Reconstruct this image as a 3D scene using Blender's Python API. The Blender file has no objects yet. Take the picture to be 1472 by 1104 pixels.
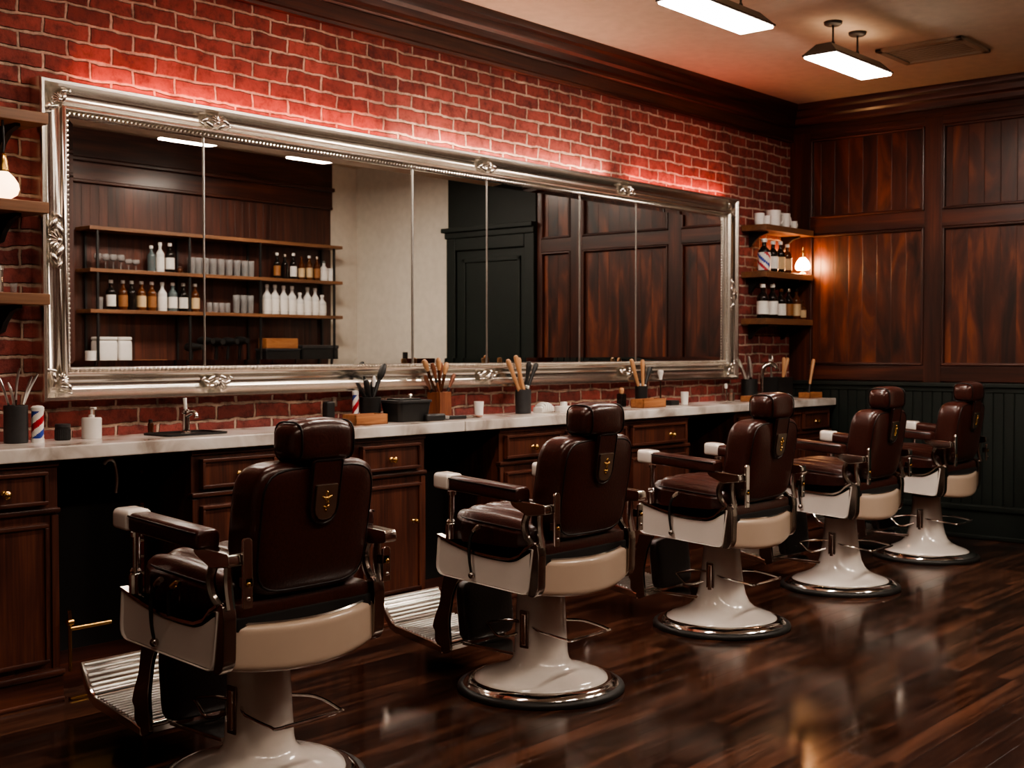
import bpy, bmesh, math, random
from mathutils import Vector, Matrix, Euler
random.seed(7)
R = math.radians
PI = math.pi
SC = bpy.context.scene
COL = SC.collection

# ------------------------------------------------------------------ materials
def new_mat(name):
    m = bpy.data.materials.new(name)
    m.use_nodes = True
    nt = m.node_tree
    return m, nt, nt.nodes['Principled BSDF']

def nd(nt, kind, **kw):
    n = nt.nodes.new(kind)
    for k, v in kw.items():
        if k in n.inputs.keys():
            n.inputs[k].default_value = v
        else:
            setattr(n, k, v)
    return n

def lk(nt, a, b):
    nt.links.new(a, b)

def ramp(nt, fac, stops):
    r = nt.nodes.new('ShaderNodeValToRGB')
    els = r.color_ramp.elements
    while len(els) < len(stops):
        els.new(0.5)
    for e, (p, c) in zip(els, stops):
        e.position = p
        e.color = (c[0], c[1], c[2], 1)
    lk(nt, fac, r.inputs[0])
    return r

def mathn(nt, op, a, b=None, clamp=False):
    n = nt.nodes.new('ShaderNodeMath')
    n.operation = op
    n.use_clamp = clamp
    for i, v in enumerate((a, b)):
        if v is None:
            continue
        if isinstance(v, (int, float)):
            n.inputs[i].default_value = v
        else:
            lk(nt, v, n.inputs[i])
    return n.outputs[0]

def bump(nt, b, h, strength, dist):
    n = nt.nodes.new('ShaderNodeBump')
    n.inputs['Strength'].default_value = strength
    n.inputs['Distance'].default_value = dist
    lk(nt, h, n.inputs['Height'])
    lk(nt, n.outputs[0], b.inputs['Normal'])
    return n

def plain(name, col, rough=0.5, metal=0.0, coat=0.0, noise=0.0, nscale=40, var=0.0, spec=0.5):
    """a simple material: faint procedural colour variation and a fine noise bump"""
    m, nt, b = new_mat(name)
    b.inputs['Roughness'].default_value = rough
    b.inputs['Metallic'].default_value = metal
    b.inputs['Coat Weight'].default_value = coat
    b.inputs['Coat Roughness'].default_value = 0.08
    b.inputs['Specular IOR Level'].default_value = spec
    tc = nd(nt, 'ShaderNodeTexCoord')
    n = nd(nt, 'ShaderNodeTexNoise', Scale=nscale, Detail=4.0)
    lk(nt, tc.outputs['Object'], n.inputs['Vector'])
    lo = tuple(c * (1 - var) for c in col)
    hi = tuple(min(1, c * (1 + var)) for c in col)
    r = ramp(nt, n.outputs['Fac'], [(0.3, lo), (0.7, hi)])
    lk(nt, r.outputs[0], b.inputs['Base Color'])
    if noise:
        bump(nt, b, n.outputs['Fac'], noise, 0.004)
    return m

def emit(name, col, strength, base=(0.9, 0.88, 0.85)):
    m, nt, b = new_mat(name)
    b.inputs['Base Color'].default_value = (*base, 1)
    b.inputs['Emission Color'].default_value = (*col, 1)
    b.inputs['Emission Strength'].default_value = strength
    return m

def wood(name, dark, mid, light, axis='z', scale=1.0, rough=0.38, flame=0.0, plank=None, groove=0.0, coat=0.25):
    """grain runs along axis; plank=(period, across axis, phase) shifts the grain per board; groove darkens and sinks the joints"""
    m, nt, b = new_mat(name)
    b.inputs['Roughness'].default_value = rough
    b.inputs['Coat Weight'].default_value = coat
    b.inputs['Coat Roughness'].default_value = 0.2
    tc = nd(nt, 'ShaderNodeTexCoord')
    src = tc.outputs['Object']
    joint = None
    if plank:
        sep = nd(nt, 'ShaderNodeSeparateXYZ')
        lk(nt, src, sep.inputs[0])
        t = mathn(nt, 'DIVIDE', mathn(nt, 'ADD', sep.outputs['XYZ'.index(plank[1].upper())], plank[2]), plank[0])
        idn = mathn(nt, 'FLOOR', t)
        fr = mathn(nt, 'FRACT', t)
        wn = nd(nt, 'ShaderNodeTexWhiteNoise', noise_dimensions='1D')
        lk(nt, idn, wn.inputs['W'])
        sc_ = nd(nt, 'ShaderNodeVectorMath', operation='SCALE')
        lk(nt, wn.outputs['Color'], sc_.inputs[0])
        sc_.inputs['Scale'].default_value = 3.0
        ad = nd(nt, 'ShaderNodeVectorMath', operation='ADD')
        lk(nt, src, ad.inputs[0]); lk(nt, sc_.outputs[0], ad.inputs[1])
        src = ad.outputs[0]
        d = mathn(nt, 'ABSOLUTE', mathn(nt, 'SUBTRACT', fr, 0.5))
        joint = mathn(nt, 'MULTIPLY', mathn(nt, 'SUBTRACT', d, 0.5 - 0.004 / plank[0]), plank[0] / 0.004, True)
    def mapped(k):
        mp = nd(nt, 'ShaderNodeMapping')
        s = [scale, scale, scale]
        s['xyz'.index(axis)] = scale * k
        mp.inputs['Scale'].default_value = s
        lk(nt, src, mp.inputs[0])
        return mp.outputs[0]
    n1 = nd(nt, 'ShaderNodeTexNoise', Scale=9.0, Detail=7.0, Distortion=0.8)
    lk(nt, mapped(0.10), n1.inputs['Vector'])
    n2 = nd(nt, 'ShaderNodeTexNoise', Scale=70.0, Detail=3.0)
    lk(nt, mapped(0.03), n2.inputs['Vector'])
    v = mathn(nt, 'ADD', mathn(nt, 'MULTIPLY', n1.outputs['Fac'], 0.7), mathn(nt, 'MULTIPLY', n2.outputs['Fac'], 0.3))
    if flame:
        n3 = nd(nt, 'ShaderNodeTexNoise', Scale=4.5, Detail=5.0, Distortion=1.6)
        lk(nt, mapped(0.28), n3.inputs['Vector'])
        v = mathn(nt, 'ADD', mathn(nt, 'MULTIPLY', v, 1 - flame), mathn(nt, 'MULTIPLY', n3.outputs['Fac'], flame))
    if plank:
        v = mathn(nt, 'ADD', v, mathn(nt, 'MULTIPLY', mathn(nt, 'SUBTRACT', wn.outputs['Value'], 0.5), 0.12))
    r = ramp(nt, v, [(0.32, dark), (0.5, mid), (0.68, light)])
    out = r.outputs[0]
    h = n2.outputs['Fac']
    if groove:
        mx = nd(nt, 'ShaderNodeMix', data_type='RGBA')
        lk(nt, mathn(nt, 'MULTIPLY', joint, groove), mx.inputs[0])
        lk(nt, out, mx.inputs[6])
        mx.inputs[7].default_value = (dark[0] * .2, dark[1] * .2, dark[2] * .2, 1)
        out = mx.outputs[2]
        h = mathn(nt, 'SUBTRACT', mathn(nt, 'MULTIPLY', h, 0.15), joint)
    lk(nt, out, b.inputs['Base Color'])
    bump(nt, b, h, 0.5 if groove else 0.12, 0.004)
    return m

def brick_mat():
    m, nt, b = new_mat('red_brick')
    b.inputs['Roughness'].default_value = 0.85
    tc = nd(nt, 'ShaderNodeTexCoord')
    sep = nd(nt, 'ShaderNodeSeparateXYZ'); lk(nt, tc.outputs['Object'], sep.inputs[0])
    cmb = nd(nt, 'ShaderNodeCombineXYZ'); lk(nt, sep.outputs[0], cmb.inputs[0]); lk(nt, sep.outputs[2], cmb.inputs[1])
    v = cmb.outputs[0]
    for sc_, amp in ((4.0, 0.036), (21.0, 0.017)):
        n = nd(nt, 'ShaderNodeTexNoise', Scale=sc_, Detail=3.0)
        lk(nt, tc.outputs['Object'], n.inputs['Vector'])
        s = nd(nt, 'ShaderNodeVectorMath', operation='SUBTRACT'); lk(nt, n.outputs['Color'], s.inputs[0]); s.inputs[1].default_value = (.5, .5, .5)
        k = nd(nt, 'ShaderNodeVectorMath', operation='SCALE'); lk(nt, s.outputs[0], k.inputs[0]); k.inputs['Scale'].default_value = amp
        a = nd(nt, 'ShaderNodeVectorMath', operation='ADD'); lk(nt, v, a.inputs[0]); lk(nt, k.outputs[0], a.inputs[1])
        v = a.outputs[0]
    bt = nd(nt, 'ShaderNodeTexBrick')
    bt.offset = 0.5
    lk(nt, v, bt.inputs['Vector'])
    for k, val in (('Scale', 1.0), ('Mortar Size', 0.0095), ('Mortar Smooth', 0.55), ('Bias', 0.1), ('Brick Width', 0.212), ('Row Height', 0.0735)):
        bt.inputs[k].default_value = val
    bt.inputs['Color1'].default_value = (0.34, 0.078, 0.063, 1)
    bt.inputs['Color2'].default_value = (0.20, 0.044, 0.037, 1)
    bt.inputs['Mortar'].default_value = (0.52, 0.37, 0.29, 1)
    n = nd(nt, 'ShaderNodeTexNoise', Scale=22.0, Detail=8.0, Roughness=0.65)
    lk(nt, tc.outputs['Object'], n.inputs['Vector'])
    r = ramp(nt, n.outputs['Fac'], [(0.32, (0.35, 0.33, 0.33)), (0.52, (1, 1, 1)), (0.75, (1.35, 1.3, 1.25))])
    n5 = nd(nt, 'ShaderNodeTexNoise', Scale=3.0, Detail=4.0)
    lk(nt, tc.outputs['Object'], n5.inputs['Vector'])
    r5 = ramp(nt, n5.outputs['Fac'], [(0.35, (0.7, 0.7, 0.7)), (0.65, (1.15, 1.12, 1.1))])
    mx = nd(nt, 'ShaderNodeMix', data_type='RGBA', blend_type='MULTIPLY'); mx.inputs[0].default_value = 0.8
    lk(nt, bt.outputs['Color'], mx.inputs[6]); lk(nt, r.outputs[0], mx.inputs[7])
    mx2 = nd(nt, 'ShaderNodeMix', data_type='RGBA', blend_type='MULTIPLY'); mx2.inputs[0].default_value = 1.0
    lk(nt, mx.outputs[2], mx2.inputs[6]); lk(nt, r5.outputs[0], mx2.inputs[7])
    lk(nt, mx2.outputs[2], b.inputs['Base Color'])
    h = mathn(nt, 'ADD', mathn(nt, 'SUBTRACT', 1.0, bt.outputs['Fac']), mathn(nt, 'MULTIPLY', n.outputs['Fac'], 0.55))
    bump(nt, b, h, 1.0, 0.014)
    return m

def floor_mat():
    m, nt, b = new_mat('dark_floor_boards')
    tc = nd(nt, 'ShaderNodeTexCoord')
    bt = nd(nt, 'ShaderNodeTexBrick'); bt.offset = 0.37; bt.offset_frequency = 3
    lk(nt, tc.outputs['Object'], bt.inputs['Vector'])
    for k, val in (('Scale', 1.0), ('Mortar Size', 0.0020), ('Mortar Smooth', 0.2), ('Bias', 0.0), ('Brick Width', 1.3), ('Row Height', 0.105)):
        bt.inputs[k].default_value = val
    bt.inputs['Color1'].default_value = (0.15, 0.15, 0.15, 1); bt.inputs['Color2'].default_value = (0.9, 0.9, 0.9, 1); bt.inputs['Mortar'].default_value = (0.5, 0.5, 0.5, 1)
    off = nd(nt, 'ShaderNodeVectorMath', operation='SCALE'); lk(nt, bt.outputs['Color'], off.inputs[0]); off.inputs['Scale'].default_value = 5.0
    ad = nd(nt, 'ShaderNodeVectorMath', operation='ADD'); lk(nt, tc.outputs['Object'], ad.inputs[0]); lk(nt, off.outputs[0], ad.inputs[1])
    mp = nd(nt, 'ShaderNodeMapping'); mp.inputs['Scale'].default_value = (0.10, 1, 1); lk(nt, ad.outputs[0], mp.inputs[0])
    n1 = nd(nt, 'ShaderNodeTexNoise', Scale=16.0, Detail=8.0, Distortion=0.9); lk(nt, mp.outputs[0], n1.inputs['Vector'])
    mp2 = nd(nt, 'ShaderNodeMapping'); mp2.inputs['Scale'].default_value = (0.035, 1, 1); lk(nt, ad.outputs[0], mp2.inputs[0])
    n2 = nd(nt, 'ShaderNodeTexNoise', Scale=60.0, Detail=4.0); lk(nt, mp2.outputs[0], n2.inputs['Vector'])
    v = mathn(nt, 'ADD', mathn(nt, 'MULTIPLY', n1.outputs['Fac'], 0.6), mathn(nt, 'MULTIPLY', n2.outputs['Fac'], 0.3))
    v = mathn(nt, 'ADD', v, mathn(nt, 'MULTIPLY', bt.outputs['Color'], 0.22))
    r = ramp(nt, v, [(0.42, (0.008, 0.0033, 0.002)), (0.57, (0.036, 0.0142, 0.0085)), (0.74, (0.125, 0.052, 0.031))])
    mx = nd(nt, 'ShaderNodeMix', data_type='RGBA'); lk(nt, bt.outputs['Fac'], mx.inputs[0]); lk(nt, r.outputs[0], mx.inputs[6]); mx.inputs[7].default_value = (0.004, 0.002, 0.0015, 1)
    lk(nt, mx.outputs[2], b.inputs['Base Color'])
    n3 = nd(nt, 'ShaderNodeTexNoise', Scale=2.2, Detail=5.0); lk(nt, tc.outputs['Object'], n3.inputs['Vector'])
    rr = nd(nt, 'ShaderNodeMapRange'); rr.inputs['From Min'].default_value = 0.3; rr.inputs['From Max'].default_value = 0.7
    rr.inputs['To Min'].default_value = 0.10; rr.inputs['To Max'].default_value = 0.20
    lk(nt, n3.outputs['Fac'], rr.inputs['Value']); lk(nt, rr.outputs[0], b.inputs['Roughness'])
    b.inputs['Specular IOR Level'].default_value = 0.6
    h = mathn(nt, 'SUBTRACT', mathn(nt, 'MULTIPLY', n2.outputs['Fac'], 0.12), bt.outputs['Fac'])
    bump(nt, b, h, 0.35, 0.003)
    return m

def marble_mat():
    m, nt, b = new_mat('white_marble')
    b.inputs['Roughness'].default_value = 0.18
    tc = nd(nt, 'ShaderNodeTexCoord')
    mp = nd(nt, 'ShaderNodeMapping'); mp.inputs['Rotation'].default_value = (0.3, 0.5, 0.6); lk(nt, tc.outputs['Object'], mp.inputs[0])
    n = nd(nt, 'ShaderNodeTexNoise', Scale=4.0, Detail=9.0, Distortion=2.0); lk(nt, mp.outputs[0], n.inputs['Vector'])
    w = nd(nt, 'ShaderNodeTexWave', Scale=0.9, Distortion=14.0, Detail=5.0); lk(nt, mp.outputs[0], w.inputs['Vector'])
    v = mathn(nt, 'ADD', mathn(nt, 'MULTIPLY', n.outputs['Fac'], 0.6), mathn(nt, 'MULTIPLY', w.outputs['Fac'], 0.25))
    r = ramp(nt, v, [(0.22, (0.36, 0.30, 0.255)), (0.40, (0.66, 0.60, 0.55)), (0.62, (0.80, 0.76, 0.72))])
    lk(nt, r.outputs[0], b.inputs['Base Color'])
    return m

def plaster(name, col):
    return plain(name, col, 0.85, noise=0.15, nscale=14, var=0.05)

MT = {}
MT['brick'] = brick_mat()
MT['floor'] = floor_mat()
MT['marble'] = marble_mat()
MT['ceiling'] = plaster('ceiling_plaster', (0.74, 0.63, 0.50))
MT['grey'] = plaster('grey_plaster', (0.68, 0.63, 0.55))
D3 = ((0.012, 0.0035, 0.0023), (0.048, 0.013, 0.0075), (0.12, 0.034, 0.018))
MT['wood_x'] = wood('dark_mahogany_across', *D3, axis='x')
MT['wood_y'] = wood('dark_mahogany_deep', *D3, axis='y')
MT['wood_z'] = wood('dark_mahogany_upright', *D3, axis='z')
MT['panel'] = wood('flame_mahogany', (0.012, 0.0035, 0.0022), (0.075, 0.018, 0.008), (0.23, 0.060, 0.022), axis='z', rough=0.42, flame=0.8, plank=(0.115, 'y', 0.02), groove=0.3)
MT['clad'] = wood('brown_tongue_and_groove', (0.024, 0.0065, 0.004), (0.062, 0.018, 0.011), (0.115, 0.036, 0.022), axis='z', rough=0.5, plank=(0.085, 'x', 0.0), groove=0.8)
C3 = ((0.020, 0.006, 0.004), (0.070, 0.021, 0.012), (0.15, 0.048, 0.026))
MT['cab'] = wood('cabinet_walnut', *C3, axis='z', scale=1.6)
MT['cab_x'] = wood('cabinet_walnut_across', *C3, axis='x', scale=1.6)
MT['shelf'] = wood('oiled_shelf_oak', (0.08, 0.034, 0.015), (0.17, 0.075, 0.034), (0.27, 0.125, 0.058), axis='x', scale=1.5, rough=0.5)
MT['tan'] = wood('tan_beech', (0.40, 0.20, 0.09), (0.55, 0.29, 0.135), (0.66, 0.37, 0.19), axis='z', scale=4, rough=0.45)
MT['traywood'] = wood('honey_wood', (0.22, 0.08, 0.030), (0.36, 0.15, 0.058), (0.46, 0.21, 0.09), axis='x', scale=4, rough=0.45)
MT['cupwood'] = wood('reddish_wood', (0.13, 0.040, 0.018), (0.21, 0.07, 0.032), (0.29, 0.11, 0.05), axis='z', scale=4, rough=0.45)
MT['green'] = plain('dark_green_paint', (0.0055, 0.0105, 0.008), 0.55, var=0.15, nscale=8)
MT['black'] = plain('matt_black', (0.012, 0.012, 0.012), 0.45, var=0.1)
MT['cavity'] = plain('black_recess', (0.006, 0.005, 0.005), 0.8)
MT['char'] = plain('charcoal_ceramic', (0.032, 0.032, 0.034), 0.45, var=0.1)
MT['rubber'] = plain('black_rubber', (0.016, 0.015, 0.014), 0.5, noise=0.1)
MT['leather'] = plain('oxblood_leather', (0.047, 0.0128, 0.009), 0.28, noise=0.22, nscale=110, var=0.22, coat=0.15)
MT['leather_dark'] = plain('black_leather', (0.016, 0.008, 0.007), 0.4, noise=0.2, nscale=110, var=0.2)
MT['seam'] = plain('dark_piping', (0.008, 0.004, 0.004), 0.45)
MT['enamel'] = plain('white_enamel', (0.80, 0.74, 0.69), 0.16, coat=0.5, var=0.02, nscale=10)
MT['beige'] = plain('cream_enamel', (0.63, 0.49, 0.38), 0.24, coat=0.3, var=0.02, nscale=10)
MT['chrome'] = plain('chrome', (0.74, 0.71, 0.68), 0.11, metal=1.0, var=0.03)
MT['chrome_dk'] = plain('smoked_chrome', (0.36, 0.32, 0.29), 0.18, metal=1.0, var=0.05)
MT['steel'] = plain('brushed_steel', (0.60, 0.585, 0.56), 0.3, metal=1.0, var=0.06)
MT['silver'] = plain('silver_leaf', (0.80, 0.765, 0.70), 0.23, metal=1.0, noise=0.03, nscale=10, var=0.06)
MT['brass'] = plain('brass', (0.62, 0.38, 0.13), 0.24, metal=1.0, var=0.08)
MT['nickel'] = plain('warm_nickel', (0.42, 0.36, 0.30), 0.3, metal=1.0, var=0.06)
MT['mirror'] = plain('mirror_glass', (0.90, 0.90, 0.89), 0.0, metal=1.0, var=0.0)
MT['white'] = plain('white_glaze', (0.82, 0.80, 0.77), 0.3, var=0.02)
MT['paper'] = plain('white_label', (0.76, 0.74, 0.70), 0.6, var=0.03)
MT['cream'] = plain('cream_label', (0.52, 0.38, 0.22), 0.6, var=0.06)
MT['amberl'] = plain('amber_label', (0.24, 0.10, 0.032), 0.55, var=0.1)
MT['blackglass'] = plain('black_glass', (0.010, 0.008, 0.007), 0.08, var=0.1)
MT['brownglass'] = plain('brown_glass', (0.07, 0.022, 0.008), 0.08, var=0.1)
MT['amberglass'] = plain('amber_glass', (0.09, 0.03, 0.009), 0.1, var=0.1)
MT['tealglass'] = plain('grey_teal_glass', (0.085, 0.11, 0.115), 0.1, var=0.1)
MT['milkglass'] = plain('white_bottle', (0.70, 0.69, 0.67), 0.2, var=0.02)
MT['red'] = plain('barber_red', (0.42, 0.02, 0.035), 0.3)
MT['blue'] = plain('barber_blue', (0.03, 0.06, 0.33), 0.3)
MT['housing'] = plain('grey_lamp_housing', (0.10, 0.085, 0.075), 0.5)
MT['vent'] = plain('beige_vent', (0.40, 0.32, 0.235), 0.6)
MT['ventdark'] = plain('vent_shadow', (0.06, 0.045, 0.032), 0.7)
MT['clear'], _nt, _b = new_mat('clear_glass')
_b.inputs['Transmission Weight'].default_value = 0.83
_b.inputs['Roughness'].default_value = 0.12
_b.inputs['IOR'].default_value = 1.3
_b.inputs['Base Color'].default_value = (0.95, 0.95, 0.95, 1)
MT['tube'] = emit('pendant_diffuser', (1.0, 0.86, 0.74), 62.0)
MT['tube_dim'] = emit('soft_pendant_diffuser', (1.0, 0.82, 0.66), 30.0)
MT['globe'] = emit('opal_lamp_glass', (1.0, 0.50, 0.22), 85.0)
MT['tube_wide'] = emit('wide_pendant_diffuser', (1.0, 0.86, 0.72), 62.0)
MT['globe_soft'] = emit('soft_opal_glass', (1.0, 0.58, 0.32), 5.0)
MT['ceiling_fill'] = emit('added_uplight', (1.0, 0.68, 0.44), 3.5)
MT['led_strong'] = emit('red_led', (1.0, 0.20, 0.13), 30.0)
MT['led_fill'] = emit('warm_fill_led', (1.0, 0.62, 0.46), 40.0)  # middle strip made warm white as added fill for brick and ceiling

# ------------------------------------------------------------------ mesh building
class MB:
    def __init__(s):
        s.bm = bmesh.new(); s.mats = []
    def add(s, b2, m, mat=None):
        if mat is not None:
            bmesh.ops.transform(b2, matrix=mat, verts=b2.verts)
        if m not in s.mats:
            s.mats.append(m)
        i = s.mats.index(m)
        for f in b2.faces:
            f.material_index = i
        me = bpy.data.meshes.new('tmp'); b2.to_mesh(me); b2.free()
        s.bm.from_mesh(me); bpy.data.meshes.remove(me)
        return s
    def box(s, c, size, m, r=0.0, seg=2, rot=None, taper=None):
        b = bmesh.new(); bmesh.ops.create_cube(b, size=1.0)
        bmesh.ops.scale(b, vec=size, verts=b.verts)
        if taper:
            for v in b.verts:
                if v.co.z > 0:
                    v.co.x *= taper; v.co.y *= taper
        if r > 0:
            bmesh.ops.bevel(b, geom=b.edges[:], offset=min(r, min(size) * 0.49), segments=seg, affect='EDGES', profile=0.5)
        M = Matrix.Translation(c)
        if rot:
            M = M @ Euler(rot).to_matrix().to_4x4()
        return s.add(b, m, M)
    def box2(s, lo, hi, m, r=0.0, seg=2):
        c = [(a + b) / 2 for a, b in zip(lo, hi)]
        return s.box(c, [abs(b - a) for a, b in zip(lo, hi)], m, r, seg)
    def lathe(s, prof, m, c=(0, 0, 0), seg=32, rot=None):
        b = bmesh.new(); rings = []
        for r, z in prof:
            if r < 1e-5:
                rings.append([b.verts.new((0, 0, z))])
            else:
                rings.append([b.verts.new((r * math.cos(2 * PI * k / seg), r * math.sin(2 * PI * k / seg), z)) for k in range(seg)])
        for A, B in zip(rings, rings[1:]):
            for k in range(seg):
                k2 = (k + 1) % seg
                if len(A) == 1 and len(B) == 1:
                    continue
                if len(A) == 1:
                    b.faces.new((A[0], B[k], B[k2]))
                elif len(B) == 1:
                    b.faces.new((A[k], A[k2], B[0]))
                else:
                    b.faces.new((A[k], A[k2], B[k2], B[k]))
        bmesh.ops.recalc_face_normals(b, faces=b.faces[:])
        M = Matrix.Translation(c)
        if rot:
            M = M @ Euler(rot).to_matrix().to_4x4()
        return s.add(b, m, M)
    def tube(s, pts, rad, m, seg=8, curve=0):
        P = [Vector(p) for p in pts]
        rr = list(rad) if isinstance(rad, (list, tuple)) else [rad] * len(P)
        if curve and len(P) > 2:
            Q, q = [], []
            for i in range(len(P) - 1):
                p0, p1, p2, p3 = P[max(i - 1, 0)], P[i], P[i + 1], P[min(i + 2, len(P) - 1)]
                for k in range(curve):
                    t = k / curve
                    Q.append(0.5 * ((2 * p1) + (p2 - p0) * t + (2 * p0 - 5 * p1 + 4 * p2 - p3) * t * t + (3 * p1 - p0 - 3 * p2 + p3) * t ** 3))
                    q.append(rr[i] * (1 - t) + rr[i + 1] * t)
            Q.append(P[-1]); q.append(rr[-1]); P, rr = Q, q
        b = bmesh.new(); rings = []; up = None
        for i, p in enumerate(P):
            t = (P[min(i + 1, len(P) - 1)] - P[max(i - 1, 0)]).normalized()
            if up is None:
                up = Vector((0, 0, 1)) if abs(t.z) < 0.9 else Vector((1, 0, 0))
            x = t.cross(up).normalized(); up = x.cross(t).normalized()
            rings.append([b.verts.new(p + (x * math.cos(2 * PI * k / seg) + up * math.sin(2 * PI * k / seg)) * rr[i]) for k in range(seg)])
        for A, B in zip(rings, rings[1:]):
            for k in range(seg):
                b.faces.new((A[k], A[(k + 1) % seg], B[(k + 1) % seg], B[k]))
        b.faces.new(rings[0]); b.faces.new(rings[-1])
        bmesh.ops.recalc_face_normals(b, faces=b.faces[:])
        return s.add(b, m)
    def prism(s, outline, axis, a, b_, m, r=0.0, seg=2, puff=0.0, fn=None):
        """outline in the plane across axis: x -> (y,z), y -> (x,z), z -> (x,y)"""
        b = bmesh.new()
        def P(u, v, w):
            return {'x': (w, u, v), 'y': (u, w, v), 'z': (u, v, w)}[axis]
        A = [b.verts.new(P(u, v, a)) for u, v in outline]
        B = [b.verts.new(P(u, v, b_)) for u, v in outline]
        n = len(A)
        fa = b.faces.new(A); fb = b.faces.new(B)
        for k in range(n):
            b.faces.new((A[k], A[(k + 1) % n], B[(k + 1) % n], B[k]))
        bmesh.ops.recalc_face_normals(b, faces=b.faces[:])
        if r > 0:
            ed = [e for e in b.edges if (e.verts[0] in A) == (e.verts[1] in A)]
            bmesh.ops.bevel(b, geom=ed, offset=r, segments=seg, affect='EDGES', profile=0.5)
        if puff:
            big = sorted(b.faces, key=lambda f: -f.calc_area())[:2]
            for f in big:
                for th, dp in ((0.03, puff * 0.5), (0.04, puff * 0.35), (0.045, puff * 0.15)):
                    bmesh.ops.inset_individual(b, faces=[f], thickness=th, depth=dp)
        if fn:
            for v in b.verts:
                v.co = Vector(fn(v.co))
        return s.add(b, m)
    def cushion(s, c, size, m, n=5.0, cuts=9, fn=None, rot=None):
        """superellipsoid pillow; fn(u) gets the unit position and returns an offset"""
        b = bmesh.new(); bmesh.ops.create_cube(b, size=2.0)
        bmesh.ops.subdivide_edges(b, edges=b.edges[:], cuts=cuts, use_grid_fill=True)
        for v in b.verts:
            p = v.co.copy()
            k = (abs(p.x) ** n + abs(p.y) ** n + abs(p.z) ** n) ** (1 / n)
            u = p / k
            o = Vector(fn(u)) if fn else Vector()
            v.co = Vector((u.x * size[0] / 2, u.y * size[1] / 2, u.z * size[2] / 2)) + o
        M = Matrix.Translation(c)
        if rot:
            M = M @ Euler(rot).to_matrix().to_4x4()
        return s.add(b, m, M)
    def ball(s, c, r, m, sc=(1, 1, 1), seg=12, rot=None):
        b = bmesh.new(); bmesh.ops.create_uvsphere(b, u_segments=seg, v_segments=max(6, seg // 2), radius=r)
        bmesh.ops.scale(b, vec=sc, verts=b.verts)
        M = Matrix.Translation(c)
        if rot:
            M = M @ Euler(rot).to_matrix().to_4x4()
        return s.add(b, m, M)
    def grid(s, fn, nu, nv, m, thick=None):
        """surface fn(u,v)->point for u,v in 0..1; thick: vector function giving the back side"""
        b = bmesh.new()
        F = [[b.verts.new(fn(i / nu, j / nv)) for j in range(nv + 1)] for i in range(nu + 1)]
        for i in range(nu):
            for j in range(nv):
                b.faces.new((F[i][j], F[i + 1][j], F[i + 1][j + 1], F[i][j + 1]))
        if thick:
            G = [[b.verts.new(thick(i / nu, j / nv)) for j in range(nv + 1)] for i in range(nu + 1)]
            for i in range(nu):
                for j in range(nv):
                    b.faces.new((G[i][j], G[i][j + 1], G[i + 1][j + 1], G[i + 1][j]))
            for i in range(nu):
                b.faces.new((F[i][0], G[i][0], G[i + 1][0], F[i + 1][0])); b.faces.new((F[i][nv], F[i + 1][nv], G[i + 1][nv], G[i][nv]))
            for j in range(nv):
                b.faces.new((F[0][j], F[0][j + 1], G[0][j + 1], G[0][j])); b.faces.new((F[nu][j], G[nu][j], G[nu][j + 1], F[nu][j + 1]))
        bmesh.ops.recalc_face_normals(b, faces=b.faces[:])
        return s.add(b, m)
    def build(s, name, parent=None, sharp=38, label=None):
        me = bpy.data.meshes.new(name); s.bm.to_mesh(me); s.bm.free()
        for m in s.mats:
            me.materials.append(MT[m])
        me.polygons.foreach_set('use_smooth', [True] * len(me.polygons))
        me.set_sharp_from_angle(angle=R(sharp))
        o = bpy.data.objects.new(name, me); COL.objects.link(o)
        if sharp <= 50:
            wn = o.modifiers.new('weighted_normals', 'WEIGHTED_NORMAL'); wn.keep_sharp = True; wn.weight = 60
        if parent:
            o.parent = parent
        if label:
            o['label'] = label
        return o

def tag(o, label=None, cat=None, group=None, kind=None):
    for k, v in (('label', label), ('category', cat), ('group', group), ('kind', kind)):
        if v:
            o[k] = v
    return o

def thing(name, label, cat, loc=(0, 0, 0), rz=0.0, group=None):
    o = bpy.data.objects.new(name, None); COL.objects.link(o)
    o.location = loc; o.rotation_euler = (0, 0, rz); o.empty_display_size = 0.05
    return tag(o, label, cat, group)

def copy_tree(o, parent=None):
    c = o.copy(); COL.objects.link(c)
    if parent:
        c.parent = parent
    for ch in list(o.children):
        copy_tree(ch, c)
    return c

def rebase(t, loc):
    """move a thing's origin to its base without moving its parts"""
    d = Vector(loc) - t.location
    def walk(o):
        for c in o.children:
            c.data.transform(Matrix.Translation(-d)); walk(c)
    walk(t); t.location = loc
    return t

def struct(mb, name, sharp=38):
    return tag(mb.build(name, sharp=sharp), kind='structure')

def rrect(w, h, r, n=5, r2=None):
    """rounded rectangle centred at 0: top corners r, bottom corners r2"""
    r2 = r if r2 is None else r2
    out = []
    for cx, cy, a0, q in ((w / 2 - r2, -h / 2 + r2, -90, r2), (w / 2 - r, h / 2 - r, 0, r), (-w / 2 + r, h / 2 - r, 90, r), (-w / 2 + r2, -h / 2 + r2, 180, r2)):
        for k in range(n + 1):
            a = R(a0 + 90 * k / n)
            out.append((cx + q * math.cos(a), cy + q * math.sin(a)))
    return out

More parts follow.
